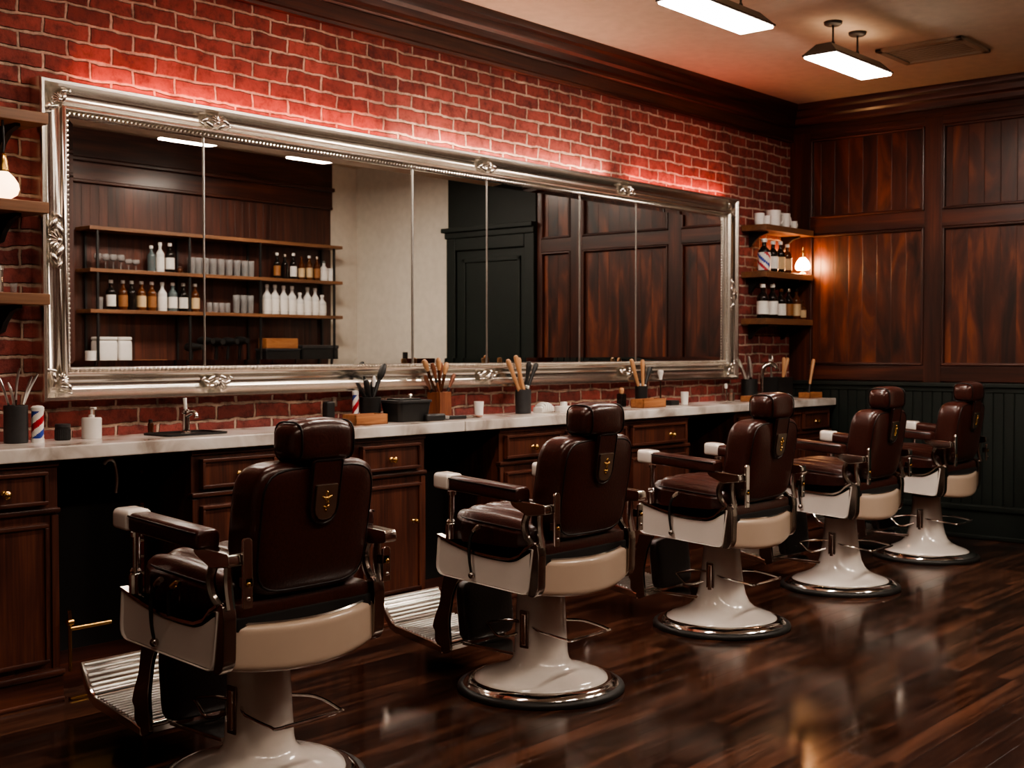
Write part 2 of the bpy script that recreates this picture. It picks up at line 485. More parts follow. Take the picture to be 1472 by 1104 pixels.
def round_poly(pts, r, n=4):
    """round the corners of a polygon; r is a number or one per corner"""
    out = []; N = len(pts)
    for i in range(N):
        p = Vector(pts[i]); a = Vector(pts[i - 1]); b = Vector(pts[(i + 1) % N])
        q = r[i] if isinstance(r, (list, tuple)) else r
        if q <= 0:
            out.append(tuple(p)); continue
        da, db = (a - p), (b - p)
        q = min(q, da.length * 0.48, db.length * 0.48)
        s, e = p + da.normalized() * q, p + db.normalized() * q
        for k in range(n + 1):
            t = k / n
            out.append(tuple(s * (1 - t) ** 2 + p * 2 * t * (1 - t) + e * t * t))
    return out
# ------------------------------------------------------------------ the room
XE, WY, FY, XL, CZ = 8.98, 4.84, -0.35, -2.6, 3.27
struct(MB().box2((XL, FY, -0.06), (XE, WY, 0.0), 'floor'), 'floor')
struct(MB().box2((XL, FY, CZ), (XE, WY, CZ + 0.06), 'ceiling'), 'ceiling')
struct(MB().box2((XL, WY, 0), (XE, WY + 0.08, CZ), 'brick'), 'wall_back')
struct(MB().box2((XL - 0.08, FY, 0), (XL, WY, CZ), 'grey'), 'wall_left')
# far side of the room, seen in the mirror: tongue and groove boards, then plaster
struct(MB().box2((XL, FY - 0.08, 0), (XE, FY, CZ), 'grey'), 'wall_front')
w = MB(); w.box2((XL, FY, 0), (8.60, FY + 0.02, CZ), 'clad'); w.box2((XL, FY, 2.82), (8.60, FY + 0.05, CZ), 'wood_x')
w.box2((XL, FY, 2.98), (8.60, FY + 0.10, 3.02), 'wood_x', 0.012); w.box2((XL, FY, 2.80), (8.60, FY + 0.065, 2.83), 'wood_x', 0.01)
w.box2((XL, FY, 0), (8.60, FY + 0.04, 0.2), 'wood_x', 0.006)
struct(w, 'trim_1')
# end wall: mahogany panelling over green wainscot, a green door, plaster
struct(MB().box2((XE, FY, 0), (XE + 0.08, WY, CZ), 'grey'), 'wall_right')
PX = XE - 0.012
w = MB()
w.box2((PX, 2.16, 1.1), (XE, WY, CZ), 'panel')
struct(w, 'trim_2')
w = MB()
def bar(y0, y1, z0, z1, m, d=0.034, r=0.004):
    w.box2((XE - d, y0, z0), (XE, y1, z1), m, r)
stiles = [(4.665, 4.84), (3.612, 3.745), (2.556, 2.69), (2.16, 2.21)]
for y0, y1 in stiles:
    bar(y0, y1, 1.11, 3.05, 'wood_z')
bays = [(3.745, 4.665), (2.69, 3.612), (2.21, 2.556)]
for z0, z1 in ((2.995, 3.06), (2.255, 2.375), (1.125, 1.238)):
    for y0, y1 in bays:
        bar(y0 - 0.002, y1 + 0.002, z0, z1, 'wood_y', 0.033)
# sloping mouldings round every panel
for y0, y1 in bays:
    for z0, z1 in ((2.375, 2.995), (1.238, 2.255)):
        t = 0.022
        for a, b, c, d in ((y0, y1, z0, z0 + t), (y0, y1, z1 - t, z1), (y0, y0 + t, z0, z1), (y1 - t, y1, z0, z1)):
            w.box2((XE - 0.042, a, c), (XE - 0.005, b, d), 'wood_y' if b - a > d - c else 'wood_z', 0.009)
struct(w, 'trim_3')
def sweep(mb, prof, along, a, b, m):
    """prof: (out, z) from the wall; along 'x' on the brick wall, 'y' on the end wall"""
    if along == 'x':
        mb.prism([(WY - o, z) for o, z in prof], 'x', a, b, m)
    else:
        mb.prism([(XE - o, z) for o, z in prof], 'y', a, b, m)
crown = [(0, 2.985), (0.03, 2.985), (0.034, 3.0), (0.026, 3.012), (0.026, 3.085), (0.045, 3.095), (0.045, 3.11), (0.055, 3.125), (0.06, 3.16), (0.078, 3.175), (0.082, 3.19), (0.085, 3.215), (0.10, 3.23), (0.105, 3.25), (0.105, CZ), (0, CZ)]
w = MB(); sweep(w, crown, 'x', XL, XE, 'wood_x'); struct(w, 'trim_4', 25)
crown2 = [(o, z + (0.02 if z < 3.1 else 0)) for o, z in crown]
w = MB(); sweep(w, crown2, 'y', 2.10, WY, 'wood_y'); struct(w, 'trim_5', 25)
# green beaded wainscot with cap and baseboard
w = MB()
w.box2((XE - 0.012, 2.16, 0), (XE, WY, 1.1), 'green')
y = 2.2
while y < WY - 0.02:
    w.box2((XE - 0.022, y, 0.22), (XE - 0.004, y + 0.066, 1.085), 'green', 0.005)
    y += 0.074
w.box2((XE - 0.05, 2.16, 1.085), (XE, WY, 1.118), 'green', 0.008)
w.box2((XE - 0.03, 2.16, 1.05), (XE, WY, 1.09), 'green', 0.006)
struct(w, 'trim_6')
w = MB()
w.box2((XE - 0.03, 2.16, 0), (XE, WY, 0.20), 'green', 0.004); w.box2((XE - 0.045, 2.16, 0.20), (XE, WY, 0.245), 'green', 0.012); w.box2((XE - 0.045, 2.16, 0), (XE, WY, 0.03), 'green', 0.008)
struct(w, 'baseboard_right')
# dark green door with its overpanel
w = MB()
w.box2((XE - 0.05, 1.04, 0), (XE, 2.16, CZ), 'green')
w.box2((XE - 0.12, 1.0, 2.50), (XE, 2.165, 2.545), 'green', 0.008); w.box2((XE - 0.09, 1.02, 2.44), (XE, 2.165, 2.505), 'green', 0.012)
for a, b, c, d in ((1.04, 1.16, 0, 2.44), (2.04, 2.16, 0, 2.44), (1.16, 2.04, 2.32, 2.44)):
    w.box2((XE - 0.08, a, c), (XE, b, d), 'green', 0.01)
for a, b, c, d in ((1.24, 1.28, 1.2, 2.24), (1.94, 1.98, 1.2, 2.24), (1.24, 1.98, 2.20, 2.24), (1.24, 1.98, 1.2, 1.24), (1.24, 1.98, 0.96, 1.0), (1.24, 1.28, 0.2, 1.0), (1.94, 1.98, 0.2, 1.0)):
    w.box2((XE - 0.066, a, c), (XE, b, d), 'green', 0.008)
struct(w, 'door_1')

# ------------------------------------------------------------------ ceiling lights and vent
def pendant(x0, x1, y0, y1, label, rods, group=None, zb=3.05, glow='tube'):
    cx, cy = (x0 + x1) / 2, (y0 + y1) / 2
    t = thing('pendant_light', label, 'ceiling light', (cx, cy, zb), 0, group)
    L, Wd = x1 - x0, y1 - y0
    b = bmesh.new(); bmesh.ops.create_cube(b, size=1.0)
    for v in b.verts:
        k = 1.0 if v.co.z < 0 else 0.0
        v.co = Vector((v.co.x * (L if k else L - 0.10), v.co.y * (Wd if k else Wd - 0.12), 0.012 + (0 if k else 0.062)))
    h = MB(); h.add(b, 'housing'); h.box((0, 0, 0.008), (L + 0.008, Wd + 0.008, 0.012), 'housing', 0.003)
    h.build('housing', t)
    if glow == 'tube':
        MB().box((0, 0, 0.077), (L - 0.16, Wd - 0.14, 0.004), 'ceiling_fill', 0.001).build('added_ceiling_glow', t)  # unseen glowing panel added on top to brighten the ceiling
    MB().box((0, 0, -0.003), (L - 0.012, Wd - 0.012, 0.012), glow, 0.004).build('diffuser', t)
    for rx in rods:
        r = MB(); r.tube([(rx - cx, 0, 0.07), (rx - cx, 0, CZ - zb - 0.006)], 0.006, 'black'); r.lathe([(0.011, 0.07), (0.011, 0.10), (0.006, 0.11)], 'black', (rx - cx, 0, 0), 12)
        ro = r.build('rod', t)
        MB().lathe([(0, CZ - zb - 0.022), (0.04, CZ - zb - 0.022), (0.052, CZ - zb - 0.014), (0.054, CZ - zb)], 'black', (rx - cx, 0, 0), 20).build('canopy', ro)
    return t
G = 'linear pendant ceiling lights'
pendant(6.63, 7.39, 3.30, 3.51, 'grey bright linear pendant light seen whole, nearest the panelled end wall', (6.80, 7.12), G)
pendant(5.12, 5.91, 3.29, 3.50, 'grey bright linear pendant light cut off by the top edge of the photo', (5.35, 5.74), G)
pendant(3.64, 4.40, 3.29, 3.50, 'linear pendant light above the second barber chair, outside the picture', (3.85, 4.2), G)
pendant(2.15, 2.91, 3.29, 3.50, 'linear pendant light above the nearest barber chair, outside the picture', (2.35, 2.7), G, glow='tube_dim')
pendant(5.76, 6.26, 0.85, 1.27, 'bright ceiling light reflected in the mirror beside its left divider', (5.9, 6.12), G, glow='tube_wide')
pendant(7.06, 7.50, 0.85, 1.27, 'bright ceiling light reflected in the mirror near the grey wall', (7.17, 7.39), G, glow='tube_wide')
for x in (4.25, 2.95, 1.65, 0.35):  # unseen pendants added as fill on the chairs' sides and backs
    pendant(x - 0.38, x + 0.38, 0.95, 1.16, 'unseen linear pendant light added as fill in the near row', (x - 0.2, x + 0.2), 'unseen linear pendants added as fill in the near row', glow='tube_dim')
t = thing('ceiling_vent', 'beige slatted air vent set in the ceiling near the end wall', 'air vent', (7.83, 3.23, CZ))
w = MB()
for a, b, c, d in ((-0.24, 0.24, -0.28, -0.235), (-0.24, 0.24, 0.235, 0.28), (-0.24, -0.195, -0.28, 0.28), (0.195, 0.24, -0.28, 0.28)):
    w.box2((a, c, -0.022), (b, d, 0.0), 'vent', 0.005)
w.build('frame', t)
w = MB(); w.box2((-0.2, -0.24, -0.006), (0.2, 0.24, 0.0), 'ventdark'); w.build('backing', t)
w = MB()
for k in range(8):
    w.box((-0.17 + k * 0.049, 0, -0.012), (0.017, 0.47, 0.004), 'vent', rot=(0, 0.2, 0))
w.build('louvres', t)

# ------------------------------------------------------------------ wall mirror
t = thing('wall_mirror', 'long wall mirror in an ornate silver frame on the red brick wall', 'mirror', (5.31, WY, 1.14))
OX, OZ = 5.31, 1.14
x0, x1, z0, z1 = 2.59 - OX, 8.035 - OX, 0.0, 1.318
prof = [(0, 0.0), (0, 0.078), (0.006, 0.088), (0.018, 0.088), (0.024, 0.080), (0.032, 0.073), (0.046, 0.060), (0.060, 0.054), (0.074, 0.054), (0.088, 0.060), (0.098, 0.072), (0.106, 0.080), (0.114, 0.082), (0.120, 0.077), (0.123, 0.063), (0.128, 0.058), (0.137, 0.056), (0.141, 0.048), (0.142, 0.034)]
b = bmesh.new(); loops = []
for u, d in prof:
    loops.append([b.verts.new(p) for p in ((x0 + u, -d, z0 + u), (x1 - u, -d, z0 + u), (x1 - u, -d, z1 - u), (x0 + u, -d, z1 - u))])
for A, B in zip(loops, loops[1:]):
    for k in range(4):
        b.faces.new((A[k], A[(k + 1) % 4], B[(k + 1) % 4], B[k]))
bmesh.ops.recalc_face_normals(b, faces=b.faces[:])
fr = MB().add(b, 'silver').build('frame', t, 50)
w = MB()   # row of beads on the inner lip
u = 0.131
def bead_line(p, q, n):
    for k in range(n):
        f = (k + 0.5) / n
        bb = bmesh.new(); bmesh.ops.create_icosphere(bb, subdivisions=1, radius=0.0078)
        w.add(bb, 'silver', Matrix.Translation((p[0] + (q[0] - p[0]) * f, -0.061, p[1] + (q[1] - p[1]) * f)))
a, c, e, g = (x0 + u, z0 + u), (x1 - u, z0 + u), (x1 - u, z1 - u), (x0 + u, z1 - u)
bead_line(a, c, 250); bead_line(g, e, 250); bead_line(a, g, 52); bead_line(c, e, 52)
w.build('beading', fr)
def ornament(px, pz, ang, s=1.0):
    """carved leaf spray: a shell with scrolled leaves along the frame"""
    w = MB()
    for k in range(-3, 4):
        aa = ang + k * 0.42
        w.ball((px + math.cos(aa + PI / 2) * 0.022 * s, -0.084, pz + math.sin(aa + PI / 2) * 0.022 * s), 0.024 * s, 'silver', (0.30, 0.42, 1.0), 8, (0, -aa, 0))
    for sg in (-1, 1):
        for k, (d, r) in enumerate(((0.040, 0.020), (0.066, 0.017), (0.090, 0.012))):
            off = (0.012 if k % 2 else -0.010) * s
            w.ball((px + math.cos(ang) * d * s * sg - math.sin(ang) * off, -0.072, pz + math.sin(ang) * d * s * sg + math.cos(ang) * off), r * s, 'silver', (1.5, 0.7, 0.75), 8, (0, -ang + sg * (0.5 if k % 2 else -0.5), 0))
    w.ball((px, -0.088, pz), 0.013 * s, 'silver', (1, .8, 1), 8)
    w.build('ornament', fr)
hh = 0.075
for X in (3.45, 5.30, 6.66):
    ornament(X - OX, z1 - hh, 0, 0.85); ornament(X - OX, z0 + hh, PI, 0.85)
ornament(x0 + hh, 0.66, PI / 2, 1.1); ornament(x1 - hh, 0.62, -PI / 2, 1.1)
for sx, xx in ((1, x0), (-1, x1)):
    for sz, zz in ((1, z0), (-1, z1)):
        ornament(xx + sx * 0.085, zz + sz * 0.085, math.atan2(-sz * 1.0, sx * 1.0), 0.75)
gx0, gx1, gz0, gz1 = x0 + 0.14, x1 - 0.14, z0 + 0.14, z1 - 0.14
divs = [3.403 - OX, 4.731 - OX, 5.324 - OX, 6.188 - OX, 6.794 - OX]
eds = [gx0] + divs + [gx1]
BV, BD = 0.028, 0.0016
for k in range(len(eds) - 1):
    a, c = eds[k] + (0.0025 if k else 0), eds[k + 1] - (0.0025 if k < len(eds) - 2 else 0)
    L, Rr = (BV if k == 0 else 0), (BV if k == len(eds) - 2 else 0)
    b = bmesh.new(); y = -0.04
    I = [b.verts.new(p) for p in ((a + L, y, gz0 + BV), (c - Rr, y, gz0 + BV), (c - Rr, y, gz1 - BV), (a + L, y, gz1 - BV))]
    b.faces.new(I)
    O = [b.verts.new(p) for p in ((a, y + BD, gz0), (c, y + BD, gz0), (c, y + BD, gz1), (a, y + BD, gz1))]
    for q in range(4):
        if (q == 1 and not Rr) or (q == 3 and not L):
            continue
        b.faces.new((O[q], O[(q + 1) % 4], I[(q + 1) % 4], I[q]))
    bmesh.ops.recalc_face_normals(b, faces=b.faces[:])
    o = MB().add(b, 'mirror').build('glass_pane', t)
    for p in o.data.polygons:
        p.use_smooth = False
w = None
for k, d in enumerate(divs):
    wd = 0.012 if k == 1 else 0.007
    MB().box((d, -0.042, (gz0 + gz1) / 2), (wd, 0.006, gz1 - gz0), 'steel', 0.002).build('divider_strip', t)
MB().box2((gx0 - 0.05, -0.034, gz0 - 0.05), (gx1 + 0.05, -0.001, gz1 + 0.05), 'black').build('backing_board', t)
for a, c, m in ((2.80, 4.55, 'led_strong'), (4.6, 6.5, 'led_fill'), (6.75, 7.93, 'led_strong')):
    MB().box2((a - OX, -0.060, z1 + 0.0005), (c - OX, -0.030, z1 + 0.004), m).build('led_strip', t, label='hidden light strip along the back of the frame')

# ------------------------------------------------------------------ counter top, sink, tap
CT = 0.985
t = thing('countertop', 'long white marble countertop with grey veins below the mirror', 'countertop', (0, 0, 0))
for a, c in ((0.6, 4.748), (4.752, XE - 0.035)):
    o = MB().box2((a, 4.43, 0.93), (c, WY - 0.004, CT), 'marble', 0.008).build('slab', t)
rebase(t, (4.7, 4.63, 0.93))
# base cabinets
def knob(parent, x, y, z, r=0.016):
    w = MB(); w.lathe([(0, 0.0), (r * 0.9, 0.0), (r * 0.8, 0.004), (r * 0.4, 0.008), (r * 0.45, 0.016), (r, 0.022), (r * 0.95, 0.030), (r * 0.5, 0.036), (0, 0.037)], 'brass', (x, y, z), 16, (PI / 2, 0, 0))
    return w.build('knob', parent, label='brass knob')
def raised(mb, x0, x1, z0, z1, y, m='cab'):
    """framed front: flat board, moulded frame, sunk field"""
    mb.box2((x0, y - 0.018, z0), (x1, y, z1), m, 0.003)
    fw = 0.016
    for a, c, d, e, mm in ((x0, x1, z1 - fw, z1, 'cab_x'), (x0, x1, z0, z0 + fw, 'cab_x'), (x0, x0 + fw, z0 + fw - .001, z1 - fw + .001, 'cab'), (x1 - fw, x1, z0 + fw - .001, z1 - fw + .001, 'cab')):
        mb.box2((a, y - 0.029, d), (c, y - 0.015, e), mm, 0.004)
def cabinet(x0, x1, cols, label, knobs=None):
    t = thing('base_cabinet', label, 'cabinet', (0, 0, 0), 0, 'walnut base cabinets under the counter')
    Yf = 4.475
    w = MB(); w.box2((x0, Yf, 0.0), (x1, WY - 0.01, 0.928), 'cab')
    w.box2((x0 - 0.006, Yf - 0.018, 0.728), (x1 + 0.006, Yf + 0.02, 0.748), 'cab_x', 0.006)
    w.box2((x0 - 0.004, Yf - 0.012, 0.905), (x1 + 0.004, Yf + 0.02, 0.928), 'cab_x', 0.005)
    for xx in (x0, x1):   # corner pilasters
        w.box2((min(xx, xx + (0.03 if xx == x0 else -0.03)), Yf - 0.010, 0.12), (max(xx, xx + (0.03 if xx == x0 else -0.03)), Yf + 0.01, 0.72), 'cab', 0.003)
    bo = w.build('body', t)
    w = MB(); w.box2((x0 - 0.008, Yf - 0.022, 0), (x1 + 0.008, Yf + 0.03, 0.10), 'cab_x', 0.004); w.box2((x0 - 0.018, Yf - 0.034, 0.10), (x1 + 0.012, Yf + 0.03, 0.128), 'cab_x', 0.009); w.box2((x0 - 0.014, Yf - 0.03, 0), (x1 + 0.01, Yf + 0.03, 0.018), 'cab_x', 0.006)
    w.build('plinth', t)
    for k in range(len(cols) - 1):
        a, c = cols[k] + 0.03, cols[k + 1] - 0.03
        w = MB(); raised(w, a, c, 0.762, 0.890, Yf); d = w.build('drawer', t)
        knob(d, (knobs[k] if knobs and knobs[k] else (a + c) / 2), Yf - 0.018, 0.815)
        w = MB(); raised(w, a, c, 0.155, 0.69, Yf); d = w.build('door', t)
        dw = c - a
        knob(d, c - 0.05 if k % 2 == 0 else a + 0.05, Yf - 0.018, 0.50, 0.012)
    return rebase(t, (round((x0 + x1) / 2, 3), 4.66, 0))
cabinet(1.25, 2.492, [1.27, 1.87, 2.472], 'dark walnut base cabinet at the left edge of the photo', [None, 2.27])
cabinet(3.10, 4.49, [3.11, 3.565, 4.02, 4.475], 'walnut base cabinet with drawer and door behind the nearest barber chair')
cabinet(5.06, 6.925, [5.07, 5.60, 6.24, 6.90], 'long walnut base cabinet behind the second and third barber chairs', [5.33, None, 6.70])
cabinet(7.50, 8.92, [7.51, 7.97, 8.44, 8.90], 'walnut base cabinet at the far end of the counter by the end wall')
w = MB()
for a, c in ((2.52, 3.07), (4.51, 5.04), (6.945, 7.48)):
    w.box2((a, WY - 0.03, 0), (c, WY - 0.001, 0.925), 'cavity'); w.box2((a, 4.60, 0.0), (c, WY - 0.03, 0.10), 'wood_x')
struct(w, 'trim_7')
# pipe in the first knee space and brass rails
tag(MB().tube([(2.78, 4.62, 0.885), (2.79, 4.61, 0.90), (2.81, 4.61, 0.90), (2.83, 4.62, 0.88), (2.845, 4.63, 0.82), (2.845, 4.64, 0.76)], 0.008, 'steel', 8, 4).build('waste_pipe'), 'thin steel pipe hanging in the dark knee space beside the left cabinet', 'pipe')
t = thing('brass_foot_rail', 'brass foot rail on the side of the left cabinet in the dark knee space', 'foot rail', (2.52, 4.44, 0))
MB().tube([(0, 0, 0.11), (0, 0, 0.33), (-0.005, -0.004, 0.35)], 0.007, 'brass', 10).tube([(-0.012, 0, 0.30), (0.012, 0, 0.30)], 0.013, 'brass', 10).build('post', t)
MB().tube([(0, 0.0, 0.275), (0.175, 0.0, 0.275)], 0.009, 'brass', 10).build('rail', t)
tag(MB().box2((2.512, 4.425, 0.0), (2.70, 4.445, 0.012), 'brass', 0.004).build('brass_floor_strip'), 'brass strip on the floor beside the left cabinet base', 'floor strip')
t = thing('sink_basin', 'small black sink basin rim set into the marble below the tap', 'sink', (3.20, 4.655, CT))
w = MB()
ol = rrect(0.32, 0.20, 0.03)
il = rrect(0.285, 0.165, 0.02)
b = bmesh.new()
rings = []
for pts, z in ((ol, 0.0), (ol, 0.009), (il, 0.009), (il, 0.002)):
    rings.append([b.verts.new((x, y, z)) for x, y in pts])
for A, B in zip(rings, rings[1:]):
    for k in range(len(A)):
        b.faces.new((A[k], A[(k + 1) % len(A)], B[(k + 1) % len(A)], B[k]))
b.faces.new(rings[-1])
bmesh.ops.recalc_face_normals(b, faces=b.faces[:])
w.add(b, 'black'); w.build('rim', t)
MB().lathe([(0, 0.0045), (0.018, 0.0045), (0.02, 0.003), (0.02, 0.002)], 'steel', (0, 0, 0), 16).build('drain', t)
def tap(x, y, label, s=1.0, goose=False):
    t = thing('basin_tap', label, 'tap', (x, y, CT))
    if goose:
        MB().lathe([(0, 0), (0.026, 0), (0.026, 0.012), (0.016, 0.02), (0.015, 0.06), (0, 0.06)], 'chrome', (0, 0, 0), 18).build('base', t)
        MB().tube([(0, 0, 0.05), (0, 0, 0.19), (0.012, -0.012, 0.245), (0.05, -0.04, 0.265), (0.085, -0.065, 0.25), (0.092, -0.07, 0.225)], [0.017, 0.017, 0.018, 0.018, 0.017, 0.017], 'chrome', 12, 5).build('spout', t)
    else:
        MB().lathe([(0, 0), (0.024, 0), (0.024, 0.006), (0.019, 0.01), (0.018, 0.085), (0.022, 0.09), (0.021, 0.10), (0.008, 0.108), (0, 0.108)], 'chrome', (0, 0, 0), 20).build('base', t)
        MB().tube([(0, 0, 0.075), (0, -0.05, 0.092), (0, -0.075, 0.088), (0, -0.082, 0.07)], [0.012, 0.011, 0.010, 0.010], 'chrome', 10, 4).build('spout', t)
        MB().tube([(0, 0, 0.10), (0, 0.002, 0.125), (0, 0.006, 0.155)], [0.009, 0.008, 0.009], 'white', 10).build('lever', t, label='white tap lever')
    return t
tap(3.247, 4.725, 'short chrome basin tap with a white lever standing behind the black sink')
tap(8.33, 4.73, 'tall chrome gooseneck tap at the far end of the counter', goose=True)
# ------------------------------------------------------------------ barber chairs (local: x right, y towards the mirror, z up)
def make_chair(label, flare=False):
    t = thing('barber_chair', label, 'barber chair', (0, 0, 0), 0, 'oxblood leather barber chairs in a row')
    # pedestal
    if flare:
        pp = [(0.268, 0.042), (0.266, 0.05), (0.245, 0.060), (0.20, 0.076), (0.16, 0.097), (0.135, 0.122), (0.118, 0.16), (0.107, 0.21), (0.098, 0.28), (0.091, 0.35), (0.088, 0.398), (0.084, 0.404), (0.06, 0.404)]
    else:
        pp = [(0.268, 0.042), (0.266, 0.05), (0.24, 0.062), (0.19, 0.078), (0.145, 0.094), (0.124, 0.106), (0.113, 0.122), (0.108, 0.145), (0.104, 0.22), (0.099, 0.32), (0.095, 0.398), (0.091, 0.405), (0.06, 0.405)]
    MB().lathe(pp, 'enamel', seg=56).build('pedestal', t, 60, 'white enamel pedestal')
    MB().lathe([(0.266, 0.044), (0.274, 0.049), (0.296, 0.040), (0.312, 0.028), (0.316, 0.020), (0.30, 0.015), (0.26, 0.03)], 'chrome', seg=64).build('base_ring', t, 60, 'chrome base ring')
    MB().lathe([(0.308, 0.027), (0.322, 0.027), (0.332, 0.021), (0.336, 0.012), (0.334, 0.002), (0.325, 0.0), (0.24, 0.0)], 'rubber', seg=64).build('rubber_ring', t, 60)
    w = MB(); w.lathe([(0.05, 0.39), (0.093, 0.402), (0.093, 0.414), (0.075, 0.420), (0.05, 0.42)], 'black', seg=32); w.build('collar', t)
    MB().lathe([(0.058, 0.40), (0.058, 0.47), (0.07, 0.475), (0.07, 0.50)], 'chrome_dk', seg=32).build('piston', t)
    w = MB(); w.box((-0.106, 0.0, 0.25), (0.014, 0.024, 0.125), 'chrome', 0.006); w.box((-0.104, 0.0, 0.25), (0.008, 0.044, 0.15), 'chrome_dk', 0.004); w.build('pedestal_latch', t)
    # pump pedal loop at the rear and small lever loop at the front
    MB().tube([(-0.09, -0.03, 0.262), (-0.135, -0.11, 0.262), (-0.142, -0.235, 0.252), (-0.12, -0.262, 0.250), (0.09, -0.262, 0.250), (0.118, -0.24, 0.252), (0.135, -0.11, 0.262), (0.09, -0.03, 0.262)], 0.0055, 'chrome', 8, 4).box((-0.015, -0.262, 0.250), (0.20, 0.014, 0.012), 'chrome', 0.005).build('pump_pedal', t)
    MB().tube([(-0.09, 0.03, 0.275), (-0.10, 0.10, 0.272), (-0.10, 0.195, 0.250), (-0.10, 0.185, 0.235), (-0.10, 0.13, 0.200), (-0.09, 0.04, 0.228)], 0.006, 'chrome_dk', 8, 3).build('lock_lever', t)
    # underframe
    w = MB(); w.box2((-0.262, -0.235, 0.462), (0.262, 0.262, 0.590), 'cavity', 0.01); w.box2((-0.12, -0.12, 0.45), (0.12, 0.14, 0.475), 'chrome_dk', 0.01)
    w.box2((-0.262, -0.232, 0.56), (0.262, -0.12, 0.632), 'leather', 0.022)
    w.build('seat_frame', t, label='dark frame under the seat')
    # enamelled side panels with a chrome edge
    po = [(0.275, 0.618), (0.288, 0.466), (-0.196, 0.436), (-0.222, 0.618), (-0.180, 0.606), (-0.148, 0.575), (-0.105, 0.560), (-0.03, 0.560), (0.06, 0.566), (0.16, 0.585)]
    pr = [0.012, 0.045, 0.03, 0.010, 0.03, 0.03, 0.03, 0.04, 0.05, 0.05]
    out = round_poly(po, pr, 4)
    ctr = Vector((0.04, 0.52))
    inn = [tuple(ctr + (Vector(p) - ctr) * 0.945) for p in out]
    for s in (-1, 1):
        w = MB(); w.prism(out, 'x', s * 0.270, s * 0.306, 'enamel', 0.008, 2)
        b = bmesh.new()   # rolled rim proud of the flat field
        A = [b.verts.new((s * 0.302, y, z)) for y, z in out]; B = [b.verts.new((s * 0.3125, *tuple(ctr + (Vector(p) - ctr) * 0.985))) for p in out]
        C_ = [b.verts.new((s * 0.3125, *tuple(ctr + (Vector(p) - ctr) * 0.965))) for p in out]; D = [b.verts.new((s * 0.3065, y, z)) for y, z in inn]
        for P_, Q_ in ((A, B), (B, C_), (C_, D)):
            for k in range(len(out)):
                b.faces.new((P_[k], P_[(k + 1) % len(out)], Q_[(k + 1) % len(out)], Q_[k]))
        bmesh.ops.recalc_face_normals(b, faces=b.faces[:]); w.add(b, 'enamel')
        sp = w.build('side_panel', t, 50, 'white enamel side panel')
        # chrome strip along the top edge and down the back corner
        top = round_poly([(0.274, 0.622), (0.16, 0.592), (0.06, 0.573), (-0.03, 0.567), (-0.105, 0.567), (-0.148, 0.582), (-0.180, 0.613), (-0.214, 0.632)], 0, 1)
        w = MB()
        def fa(u, v, dz=0.0):
            i = min(int(u * 7), 6); f = u * 7 - i
            y, z = (top[i][k] * (1 - f) + top[i + 1][k] * f for k in (0, 1))
            return (s * (0.288 + 0.026 * v), y, z + dz)
        w.grid(lambda u, v: fa(u, v, 0.0035), 28, 2, 'chrome', lambda u, v: fa(u, v, -0.006))
        w.prism(round_poly([(-0.190, 0.436), (-0.218, 0.430), (-0.242, 0.46), (-0.246, 0.60), (-0.238, 0.634), (-0.214, 0.636), (-0.200, 0.610)], [0, 0.02, 0.02, 0.02, 0.02, 0.01, 0], 3), 'x', s * 0.264, s * 0.309, 'chrome_dk', 0.006, 2)
        w.build('chrome_edge', sp, label='chrome edge strip')
    # cream apron across the back
    def ap(u, v, d=0.0):
        x = -0.276 + 0.552 * u; k = 1 - (2 * u - 1) ** 2
        z0, z1 = 0.437 - 0.024 * k, 0.566 - 0.012 * k
        r = 0.010 * (1 - min(1, min(v, 1 - v) * 8)) ** 2
        return (x, -0.226 - 0.055 * k + d + r, z0 + (z1 - z0) * v)
    ra = MB().grid(lambda u, v: ap(u, v), 20, 16, 'beige', lambda u, v: ap(u, v, 0.03)).build('rear_apron', t, 60, 'cream enamel rear apron')
    w = MB(); w.tube([(ap(k / 16, 1.0)[0], ap(k / 16, 1.0, 0.004)[1], ap(k / 16, 1.0)[2] + 0.004) for k in range(17)], 0.0055, 'chrome', 6); w.build('apron_trim', ra)
    # seat cushion with stitched channels
    def seat(u):
        o = [0, 0, 0]
        if u.z > 0.2:
            o[2] += 0.020 * (1 - u.x ** 2) * (1 - 0.6 * u.y ** 2) + 0.017 * (abs(math.sin(u.x * 9.6)) - 0.7) * min(1, max(0, (u.z - .5) * 4)) * (abs(u.y) < 0.93)
            o[2] += 0.018 * u.y
        if abs(u.x) > 0.8 and abs(u.y) < 0.85 and abs(u.z) < 0.75:
            o[0] += math.copysign(0.009 * (abs(math.sin(u.y * 13)) - 0.5), u.x)
        return o
    sc_ = MB().cushion((0, 0.035, 0.628), (0.540, 0.455, 0.155), 'leather', 6.0, 34, seat).build('seat_cushion', t, 80)
    pts = []
    for k in range(49):
        a = 2 * PI * k / 48; c_, s_ = math.cos(a), math.sin(a); q = (abs(c_) ** 6 + abs(s_) ** 6) ** (-1 / 6)
        pts.append((c_ * q * 0.262, 0.035 + s_ * q * 0.219, 0.681 + 0.016 * s_ * q))
    MB().tube(pts, 0.0042, 'seam', 6).build('piping', sc_, 80)
    # backrest, leaning back a little
    def lean(v):
        return (v.x * (0.97 + 0.09 * (v.z - 0.63)), v.y - (v.z - 0.63) * 0.16, v.z)
    w = MB(); NB = 5.5
    b = bmesh.new(); bmesh.ops.create_cube(b, size=2.0); bmesh.ops.subdivide_edges(b, edges=b.edges[:], cuts=21, use_grid_fill=True)
